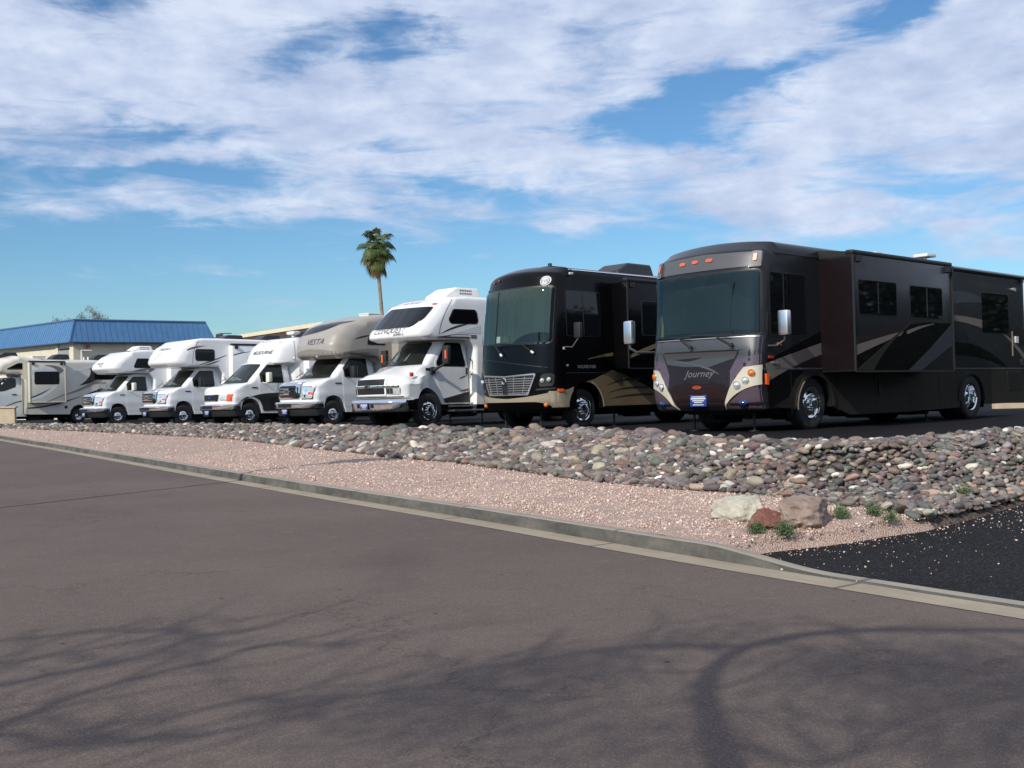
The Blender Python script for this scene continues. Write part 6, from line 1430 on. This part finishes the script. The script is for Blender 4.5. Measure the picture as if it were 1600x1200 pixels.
def blue_building():
    A = Vector((-34.05, 84.0)); yaw = R(47); d1 = Vector((math.sin(yaw), math.cos(yaw))); d2 = Vector((-math.cos(yaw), math.sin(yaw)))  # right face direction, left face direction
    zg, ze, zt = -3.0, 3.45, 5.15; L1, L2 = 12.3, 46
    e = empty('shop_building', Matrix.Translation((A.x, A.y, zg))); tag(e, 'cream stucco building with tall blue ribbed metal mansard roof behind the motorhomes', 'building')
    def W(u1, u2, z): p = d1 * u1 + d2 * u2; return Vector((p.x, p.y, z - zg))
    bm = bmesh.new(); q = [(0, 0), (L1, 0), (L1, L2), (0, L2)]; ins = .55
    q = [(ins, ins), (L1 - ins, ins), (L1 - ins, L2 - ins), (ins, L2 - ins)]
    lo = [bm.verts.new(W(*p, zg - 1)) for p in q]; hi = [bm.verts.new(W(*p, ze + .3)) for p in q]
    for i in range(4): bm.faces.new((lo[i], lo[(i + 1) % 4], hi[(i + 1) % 4], hi[i]))
    bm.faces.new(hi); finish('wall', bm, M['stucco'], e, 0)
    bm = bmesh.new(); qo = [(0, 0), (L1, 0), (L1, L2), (0, L2)]; s_ = .62; qi = [(s_, s_), (L1 - s_, s_), (L1 - s_, L2 - s_), (s_, L2 - s_)]
    lo = [bm.verts.new(W(*p, ze)) for p in qo]; hi = [bm.verts.new(W(*p, zt)) for p in qi]; inn = [bm.verts.new(W(*p, ze)) for p in q]
    for i in range(4):
        bm.faces.new((lo[i], lo[(i + 1) % 4], hi[(i + 1) % 4], hi[i])); bm.faces.new((lo[i], inn[i], inn[(i + 1) % 4], lo[(i + 1) % 4]))
    bm.faces.new(hi)
    rf = finish('roof', bm, M['blue_metal'], e, 0)
    bm = bmesh.new()                                                # standing seams and ridge trim
    def seam(a, b_, w_=.045): add_tube(bm, [a, b_], w_, 4)
    n = 26
    for k in range(1, n):
        u_ = L1 * k / n; seam(W(u_, 0, ze), W(min(max(u_, s_), L1 - s_), s_, zt), .04)
    for k in range(1, 96):
        u_ = L2 * k / 96; seam(W(0, u_, ze), W(s_, min(max(u_, s_), L2 - s_), zt), .035)
    finish('roof_seams', bm, M['blue_metal'], rf, 0)['kind'] = 'stuff'
    bm = bmesh.new()
    for i in range(4):
        a, b_ = W(*qi[i], zt + .03), W(*qi[(i + 1) % 4], zt + .03); add_tube(bm, [a, b_], .09, 6); add_tube(bm, [W(*qo[i], ze - .02), W(*qo[(i + 1) % 4], ze - .02)], .06, 6); add_tube(bm, [W(*qo[i], ze), W(*qi[i], zt)], .07, 6)
    finish('roof_trim', bm, M['blue_trim'], rf, 0)
    # pilasters, doors, fittings
    def wallbox(u1, u2, z, s1, s2, sz, name, m_):
        bm = bmesh.new(); c_ = W(u1, u2, z); add_box(bm, c_, (s1, s2, sz), rotz=math.atan2(d1.y, d1.x)); return finish(name, bm, m_, e, 0)
    for u_ in (.8, 5.0, 9.2): wallbox(u_, .52, 1.0, .75, .16, 4.9, 'pilaster', M['stucco'])
    wallbox(.52, .9, 1.0, .16, .8, 4.9, 'pilaster', M['stucco']); wallbox(.52, 3.9, 1.0, .16, .5, 4.9, 'pilaster', M['stucco'])
    dr = wallbox(.50, 2.4, .2, .10, 2.3, 5.3, 'roll_up_door', M['garage']); wallbox(.50, 2.4, 2.95, .13, 2.4, .12, 'door_lintel', M['frame'])
    for u2 in (8, 14, 20, 26): wallbox(.50, u2, .0, .10, 3.4, 4.6, 'roll_up_door', M['garage'])
    bm = bmesh.new(); c_ = W(1.6, .42, 3.1); add_lathe(bm, [(0, 0), (.16, .0), (.16, .1), (0, .1)], 16, c=(0, 0, 0)); finish('alarm_bell', bm, M['red'], e, 40, loc=c_, rot=(0, 0, math.atan2(d1.y, d1.x)))
    bm = bmesh.new(); add_box(bm, W(L1 + .3, -.1, ze + .55), (.5, .5, .35), bev=.05); add_tube(bm, [W(L1 - .2, 0, ze + .3), W(L1 + .3, -.1, ze + .5)], .06, 6); add_box(bm, W(L1 + .8, -.2, ze + .75), (1.0, .3, .07)); finish('floodlight', bm, M['dkmetal'], e, 0)
    bm = bmesh.new(); add_tube(bm, [W(2.6, .3, zg), W(2.6, .3, 1.9), W(4.0, .3, 1.9)], .06, 6); finish('wall_pipe', bm, M['white_plastic'], e, 40)
    return e
blue_building()
def tan_building():
    e = empty('shop_building', Matrix.Translation((-11.6, 67.5, -2.6))); tag(e, 'low brown building with pale tan roof fascia seen above the third and fourth white cabs', 'building')
    a = Vector((0, 0, 0)); b_ = Vector((-17.5, 30.0, 0)); d = (b_ - a).normalized(); n = Vector((d.y, -d.x, 0)) * 1.0   # away from camera side
    def W(u_, v_, z): return d * u_ + n * v_ + Vector((0, 0, z))
    L = (b_ - a).length
    def slab(u0, u1, v0, v1, z0, z1, name, m_):
        bm = bmesh.new(); vs = [bm.verts.new(W(u_, v_, z)) for z in (z0, z1) for u_, v_ in ((u0, v0), (u1, v0), (u1, v1), (u0, v1))]
        for q in ((3, 2, 1, 0), (4, 5, 6, 7), (0, 1, 5, 4), (1, 2, 6, 5), (2, 3, 7, 6), (3, 0, 4, 7)): bm.faces.new([vs[i] for i in q])
        return finish(name, bm, m_, e, 0)
    slab(.8, L - .8, 1.2, 14, -.8, 5.4, 'wall', M['brown_wall']); slab(0, L, .14, 15, 6.15, 6.24, 'roof', M['tan_fascia'])
    slab(0, L, 0, .12, 6.00, 6.26, 'fascia', M['tan_fascia']); slab(-.0, .12, 121e-3, 15, 6.00, 6.26, 'fascia', M['tan_fascia']); slab(.1, L, .06, 1.4, 5.10, 5.985, 'soffit', M['brown_wall'])
    for k in range(6): slab(2 + k * 5.4, 4.6 + k * 5.4, 1.14, 1.22, 1.0, 3.6, 'window', M['glass'])
    return e
tan_building()
# low beige block wall panel at the far left edge of the lot
bm = bmesh.new(); add_box(bm, (0, 0, .42), (4.6, .22, .86), bev=.015); add_box(bm, (0, 0, .88), (4.75, .34, .07), bev=.01)
M['block'] = mat('beige_block_wall', (.50, .41, .28), .9, var=.08, bump=(20, .3, .01))
o = finish('block_wall', bm, M['block'], None, 0, loc=(-26.55, 53.0, -1.83), rot=(0, 0, R(2))); tag(o, 'low beige block wall in front of the sand-coloured motorhome', 'wall')
o = None
bm = bmesh.new(); add_box(bm, (0, 0, .25), (6.0, .25, .55), bev=.02)
o = finish('block_wall', bm, M['block'], None, 0, loc=(18.6, 35.5, -1.42), rot=(0, 0, R(4))); tag(o, 'low pale wall at right, behind the rear of the charcoal motorhome', 'wall')

# ------------------------------------------------------------------ palm
def palm(loc, H, crown, lean, seed, label):
    r2 = random.Random(seed)
    e = empty('palm_tree', Matrix.Translation(loc)); tag(e, label, 'palm tree')
    bm = bmesh.new(); n = 26; pts = []; rads = []
    for k in range(n + 1):
        t_ = k / n; pts.append((lean[0] * t_ + .12 * math.sin(t_ * 3), lean[1] * t_, H * t_)); rads.append(.155 * (1.25 - .35 * t_) * (1 + .05 * (k % 2)) + (.10 if k == 0 else 0))
    add_tube(bm, pts, rads, 10); finish('trunk', bm, M['palm_trunk'], e, 60)
    top = Vector(pts[-1])
    def frond(bm, az_, el_, L, droop, mi, size):
        d = Vector((math.cos(az_) * math.cos(el_), math.sin(az_) * math.cos(el_), math.sin(el_))); pts_ = []; p = top + Vector((0, 0, r2.uniform(-1.25, .3))); v_ = d.copy()
        for k in range(6): pts_.append(p.copy()); p = p + v_ * L / 5; v_ = (v_ + Vector((0, 0, -droop / 5))).normalized()
        sd_ = v_.cross(Vector((0, 0, 1))); sd_ = sd_.normalized() if sd_.length > .1 else Vector((1, 0, 0))
        for a, b_ in zip(pts_, pts_[1:]):
            f_ = bm.faces.new([bm.verts.new(q) for q in (a - sd_ * .02, a + sd_ * .02, b_ + sd_ * .015, b_ - sd_ * .015)]); f_.material_index = mi
        up = sd_.cross(v_).normalized(); hub = pts_[-1]
        for k in range(22):                                  # fan of pleated segments with drooping tips
            a = R(-105 + 210 * k / 21); l = size * (1 - .25 * abs(a) / R(105)) * r2.uniform(.85, 1.05)
            dir_ = (v_ * math.cos(a) + sd_ * math.sin(a)); mid = hub + dir_ * l * .6 + up * .05 * l; tip = mid + (dir_ * .4 + Vector((0, 0, -.28 - .25 * r2.random()))) * l
            pr = dir_.cross(up).normalized() * l * .065
            f_ = bm.faces.new([bm.verts.new(q) for q in (hub, mid + pr + up * .02, tip, mid - pr)]); f_.material_index = mi
    bm = bmesh.new()
    for k in range(46): frond(bm, r2.uniform(0, 6.283), r2.uniform(-.1, 1.45), crown * r2.uniform(.5, .72), r2.uniform(.3, .9), 0 if r2.random() < .8 else 1, crown * .50)
    for k in range(26): frond(bm, r2.uniform(0, 6.283), r2.uniform(-.85, .1), crown * r2.uniform(.45, .68), r2.uniform(.6, 1.3), 0 if r2.random() < .45 else 1, crown * .46)
    finish('crown', bm, [M['palm_green'], M['palm_olive']], e, 0, recalc=False)
    bm = bmesh.new()
    for k in range(34): frond(bm, r2.uniform(0, 6.283), r2.uniform(-1.5, -1.05), crown * r2.uniform(.35, .8), .4, 0 if r2.random() < .6 else 1, crown * .36)
    finish('dead_fronds', bm, [M['palm_dead'], M['palm_olive']], e, 0, recalc=False)
    return e
def leafmat(name, c1, c2, rough=.6):
    m, t, b = mat_base(name); oc = t.node('ShaderNodeTexCoord').outputs['Object']
    t.l.new(t.ramp(t.noise(oc, scale=2.2, detail=4), [(.3, c1), (.7, c2)]), b.inputs['Base Color']); b.inputs['Roughness'].default_value = rough; b.inputs['Specular IOR Level'].default_value = .3; return m
M['palm_green'] = leafmat('palm_green_leaf', (.035, .065, .018), (.085, .12, .035)); M['palm_olive'] = leafmat('palm_olive_leaf', (.065, .075, .022), (.14, .13, .04)); M['palm_dead'] = leafmat('palm_dead_leaf', (.10, .07, .035), (.24, .17, .09), .9)
M['palm_trunk'] = mat('palm_bark', (.20, .165, .135), .95, var=.3, vscale=2, bump=(6, .8, .05))
M['bark'] = mat('grey_brown_bark', (.13, .10, .08), .95, var=.3, bump=(12, .8, .03))
# crown centre seen at about (590,395) in the 1600-wide picture
palm((-11.0, 96, -3.2), 15.0, 1.75, (-.75, 0), 4, 'tall thin fan palm rising behind the white truck-cab motorhome')

# ------------------------------------------------------------------ other trees
def tree(name, loc, H, cr, seed, label, nleaf=2600, leaf=.16, mats=('leaf_dk',), bare=.3, trunk_r=.16, squash=1.0, limbs=16, cat='tree', sp=.13):
    r2 = random.Random(seed); e = empty(name, Matrix.Translation(loc)); tag(e, label, cat)
    bm = bmesh.new(); tips = []
    def grow(p, d, L, r_, depth):
        pts_ = [p]; v_ = d.copy()
        for k in range(4):
            v_ = (v_ + Vector((r2.gauss(0, .16), r2.gauss(0, .16), r2.gauss(.04, .1)))).normalized(); pts_.append(pts_[-1] + v_ * L / 4)
        add_tube(bm, pts_, [r_ * (1 - .16 * k) for k in range(5)], 6 if depth < 2 else 4, caps=False)
        if depth >= 3: tips.extend(pts_[2:]); return
        for k in range(3 if depth else limbs // 3):
            a = r2.uniform(0, 6.283); base_ = pts_[r2.choice((2, 3, 4))]
            nd = (v_ * r2.uniform(.5, 1.0) + Vector((math.cos(a), math.sin(a), r2.uniform(-.1, .5))) * .9).normalized()
            grow(base_, nd, L * r2.uniform(.55, .8), r_ * .5, depth + 1)
        tips.append(pts_[-1])
    grow(Vector((0, 0, 0)), Vector((r2.gauss(0, .06), r2.gauss(0, .06), 1)), H * .42, trunk_r, 0)
    finish('trunk', bm, M['bark'], e, 50)
    if nleaf:
        mx = max((t_.xy.length for t_ in tips), default=1); bm = bmesh.new()
        for _ in range(nleaf):
            t_ = r2.choice(tips); p = Vector(t_) + Vector((r2.gauss(0, cr * sp), r2.gauss(0, cr * sp), r2.gauss(0, cr * sp * .8)))
            n1 = Vector((r2.gauss(0, 1), r2.gauss(0, 1), r2.gauss(0, .7))).normalized(); n2 = n1.cross(Vector((r2.gauss(0, 1), r2.gauss(0, 1), 1))).normalized(); l = leaf * r2.uniform(.6, 1.3)
            f_ = bm.faces.new([bm.verts.new(q) for q in (p, p + n1 * l * .5 + n2 * l * .3, p + n1 * l, p + n1 * l * .5 - n2 * l * .3)]); f_.material_index = r2.randrange(len(mats))
        finish('crown', bm, [M[q] for q in mats], e, 0, recalc=False)
    return e
M['leaf_dk'] = leafmat('dark_leaf', (.025, .045, .015), (.06, .085, .03)); M['leaf_grey'] = leafmat('grey_green_leaf', (.10, .11, .06), (.20, .18, .10)); M['leaf_br'] = leafmat('dry_leaf', (.15, .11, .06), (.26, .20, .12))
tree('mesquite_tree', (-43.6, 108, -3.4), 12.6, 4.6, 12, 'sparse grey-green treetop showing above the blue roof', 40000, .12, ('leaf_grey', 'leaf_br', 'leaf_grey'), limbs=24, sp=.06)
# unseen trees and hedges, put in for what glass and paint mirror
for i, (x, y, H_) in enumerate(((34, 8, 6.5), (38, 16, 7.5), (33, -2, 7), (45, 26, 8), (-34, 2, 7.5), (-44, 12, 8), (-28, -9, 8), (-52, 24, 8.5), (-16, -20, 8), (4, -24, 7), (20, -18, 7))):
    lab = ['broad dark tree right of the picture beyond the drive', 'dark tree right of the drive, taller one', 'round dark tree right of the photographer', 'far dark tree right of the lot', 'dark tree across the street at left', 'taller dark tree across the street at left', 'bushy tree behind the photographer at left', 'far tree down the street at left', 'dark tree behind the photographer', 'low dark tree straight behind the photographer', 'dark tree behind the photographer at right'][i]
    tree('street_tree', (x, y, -1.9), H_ * .8, H_ * .5, 30 + i, lab, 2600, .42, ('leaf_dk',), limbs=15, trunk_r=.2)
def hedge(a, b_, h_, w_, label, seed):
    r2 = random.Random(seed); a = Vector(a); b_ = Vector(b_); bm = bmesh.new(); d = (b_ - a); n_ = Vector((d.y, -d.x, 0)).normalized()
    for _ in range(int(d.length * 95 * h_)):
        p = a + d * r2.random() + n_ * r2.uniform(-w_, w_) + Vector((0, 0, r2.uniform(0, h_ * (1 + .15 * math.sin(p_ := r2.random() * 6)))))
        n1 = Vector((r2.gauss(0, 1), r2.gauss(0, 1), r2.gauss(0, 1))).normalized(); n2 = n1.cross(Vector((r2.gauss(0, 1), 1, .3))).normalized(); l = r2.uniform(.3, .6)
        bm.faces.new([bm.verts.new(q) for q in (p, p + n1 * l * .5 + n2 * l * .35, p + n1 * l, p + n1 * l * .5 - n2 * l * .35)])
    return tag(finish('hedge', bm, M['leaf_dk'], None, 0, recalc=False), label, 'hedge')
hedge((36, -16, -1.6), (66, 62, -2.0), 9.0, 1.6, 'tall dark tree windbreak added out of view at right, darkening reflections', 3)  # added and raised to keep low sky out of coach side reflections
hedge((-20, -26, -1.8), (30, -26, -1.6), 3.0, 1.2, 'dark hedge behind the photographer', 5)
hedge((-60, 40, -2.6), (-22, -20, -1.9), 3.0, 1.2, 'dark hedge across the street at left', 8)

# ------------------------------------------------------------------ what throws the shadows on the street
HS = SUNH
def lift(g, h): return Vector((g[0] + HS.x * h / math.tan(SUN_EL), g[1] + HS.y * h / math.tan(SUN_EL), street_z(g[0], g[1]) + h))
e = empty('mesquite_tree', Matrix.Translation((0, 0, 0))); tag(e, 'large bare-branched mesquite behind the photographer, arching over the street', 'tree')
base_g = Vector((-3.9, -2.6)); bz = street_z(base_g.x, base_g.y) + .1
def branch(gs, h0, h1, r0, r1, twigs=0, seed=0):
    r2 = random.Random(seed); n = len(gs); P = catmull(gs, 6); pts = [lift(p, h0 + (h1 - h0) * i / (len(P) - 1)) for i, p in enumerate(P)]
    bm = bmesh.new(); add_tube(bm, pts, [r0 + (r1 - r0) * (i / (len(P) - 1)) ** .7 for i in range(len(P))], 7, caps=False)
    for k in range(twigs):
        i = r2.randrange(len(pts) // 4, len(pts)); p = pts[i]; v_ = Vector((r2.gauss(0, 1), r2.gauss(0, .8), r2.gauss(.3, .5))).normalized(); q = [p]
        for _ in range(5): v_ = (v_ + Vector((r2.gauss(0, .3), r2.gauss(0, .3), r2.gauss(0, .2)))).normalized(); q.append(q[-1] + v_ * r2.uniform(.12, .25))
        add_tube(bm, q, [.018 - .0022 * j for j in range(6)], 4, caps=False)
    finish('branch', bm, M['bark'], e, 60); return pts
A = [(0.84, 4.0), (0.88, 4.66), (0.93, 5.26), (0.99, 5.8), (1.15, 6.31), (1.43, 6.74), (1.82, 6.99), (2.26, 7.08), (2.86, 7.02), (3.6, 6.85), (4.6, 6.5)]
pa = branch(A, 4.05, 5.95, .088, .034, 14, 1)
branch([(0.93, 5.07), (1.28, 4.66), (1.8, 5.18), (2.33, 5.5), (3.0, 5.6)], 4.6, 5.2, .03, .012, 10, 2)
branch([(1.43, 6.74), (0.96, 6.8), (0.36, 6.7), (-0.4, 6.07), (-0.87, 5.87), (-1.5, 5.6)], 5.6, 6.0, .042, .014, 20, 3)
pc_ = branch([(-4.2, 4.6), (-3.2, 5.1), (-2.67, 5.59), (-2.45, 6.1), (-2.15, 6.52), (-1.9, 6.72), (-1.68, 7.14), (-1.03, 7.03)], 5.2, 6.3, .055, .018, 22, 4)
branch([(-4.6, 5.4), (-3.6, 6.1), (-3.01, 6.31), (-2.76, 6.59), (-2.46, 6.86), (-2.2, 7.34), (-2.31, 7.54), (-2.76, 7.7), (-3.58, 7.51)], 5.7, 6.6, .046, .018, 24, 5)
branch([(-3.6, 5.2), (-2.58, 5.39), (-2.32, 5.24), (-1.9, 5.27), (-1.52, 5.33), (-1.27, 5.51), (-1.3, 5.79), (-1.52, 5.99)], 5.0, 5.8, .044, .014, 24, 6)
branch([(-3.8, 6.6), (-3.2, 6.9), (-2.6, 7.3), (-1.9, 7.5)], 6.2, 6.6, .022, .010, 18, 7)
t0 = Vector((base_g.x, base_g.y, bz)); fork = Vector((-4.2, -2.6, bz + 2.4))
bm = bmesh.new(); add_tube(bm, [t0, t0.lerp(fork, .5) + Vector((.15, 0, 0)), fork, fork.lerp(pa[0], .55) + Vector((0, 0, .2)), pa[0]], [.24, .19, .16, .11, .088], 10)
add_tube(bm, [fork, fork.lerp(pc_[0], .5) + Vector((-.3, 0, .3)), pc_[0]], [.12, .08, .04], 8); finish('trunk', bm, M['bark'], e, 60)
bm = bmesh.new(); r2 = random.Random(9)
for (gx, gy), n_, sp in (((-0.6, 5.96), 500, .45), ((-0.04, 6.03), 1100, .5), ((0.26, 6.41), 900, .45), ((1.14, 7.12), 240, .26), ((1.53, 7.17), 120, .3), ((1.98, 6.22), 1500, .5), ((2.5, 5.92), 1700, .55), ((-0.36, 5.38), 900, .45), ((0.5, 5.1), 1000, .5), ((2.2, 5.0), 1800, .6), ((3.2, 6.0), 700, .6), ((-3.2, 7.0), 160, .5)):
    c_ = lift((gx, gy), 6.1)
    for _ in range(n_):
        p = c_ + Vector((r2.gauss(0, sp * .75), r2.gauss(0, sp * .5), r2.gauss(0, .18)))
        n1 = Vector((r2.gauss(0, 1), r2.gauss(0, 1), r2.gauss(0, .6))).normalized(); n2 = n1.cross(Vector((r2.gauss(0, 1), r2.gauss(0, 1), 1))).normalized(); l = r2.uniform(.04, .085)
        bm.faces.new([bm.verts.new(q) for q in (p, p + n1 * l * .5 + n2 * l * .22, p + n1 * l, p + n1 * l * .5 - n2 * l * .22)])
finish('crown', bm, M['leaf_grey'], e, 0, recalc=False)
# street lamp beyond the left edge: its pole and arm draw the thin line over the street and gravel
tipg = Vector((-4.2, 20.9)); 
H_ = 7.6; bx = Vector((-5.35, 19.9)) + HS * (6.3 / math.tan(SUN_EL)); bz = street_z(bx.x, bx.y)
e = empty('street_lamp', Matrix.Translation((bx.x, bx.y, bz))); tag(e, 'slim street lamp standing left of the picture, its shadow crossing the street', 'street lamp')
bm = bmesh.new(); add_tube(bm, [(0, 0, 0), (0, 0, .3), (0, 0, 6.6)], [.10, .075, .06], 10); finish('pole', bm, M['dkmetal'], e, 50)
bm = bmesh.new(); add_tube(bm, [(0, 0, 6.5), (.12, .05, 6.95), (.5, .1, 7.3), (1.1, .1, 7.45)], .075, 8); finish('arm', bm, M['dkmetal'], e, 50)
bm = bmesh.new(); add_box(bm, (1.65, .12, 7.46), (1.4, .5, .2), bev=.05); finish('lamp_head', bm, M['dkmetal'], e, 40)
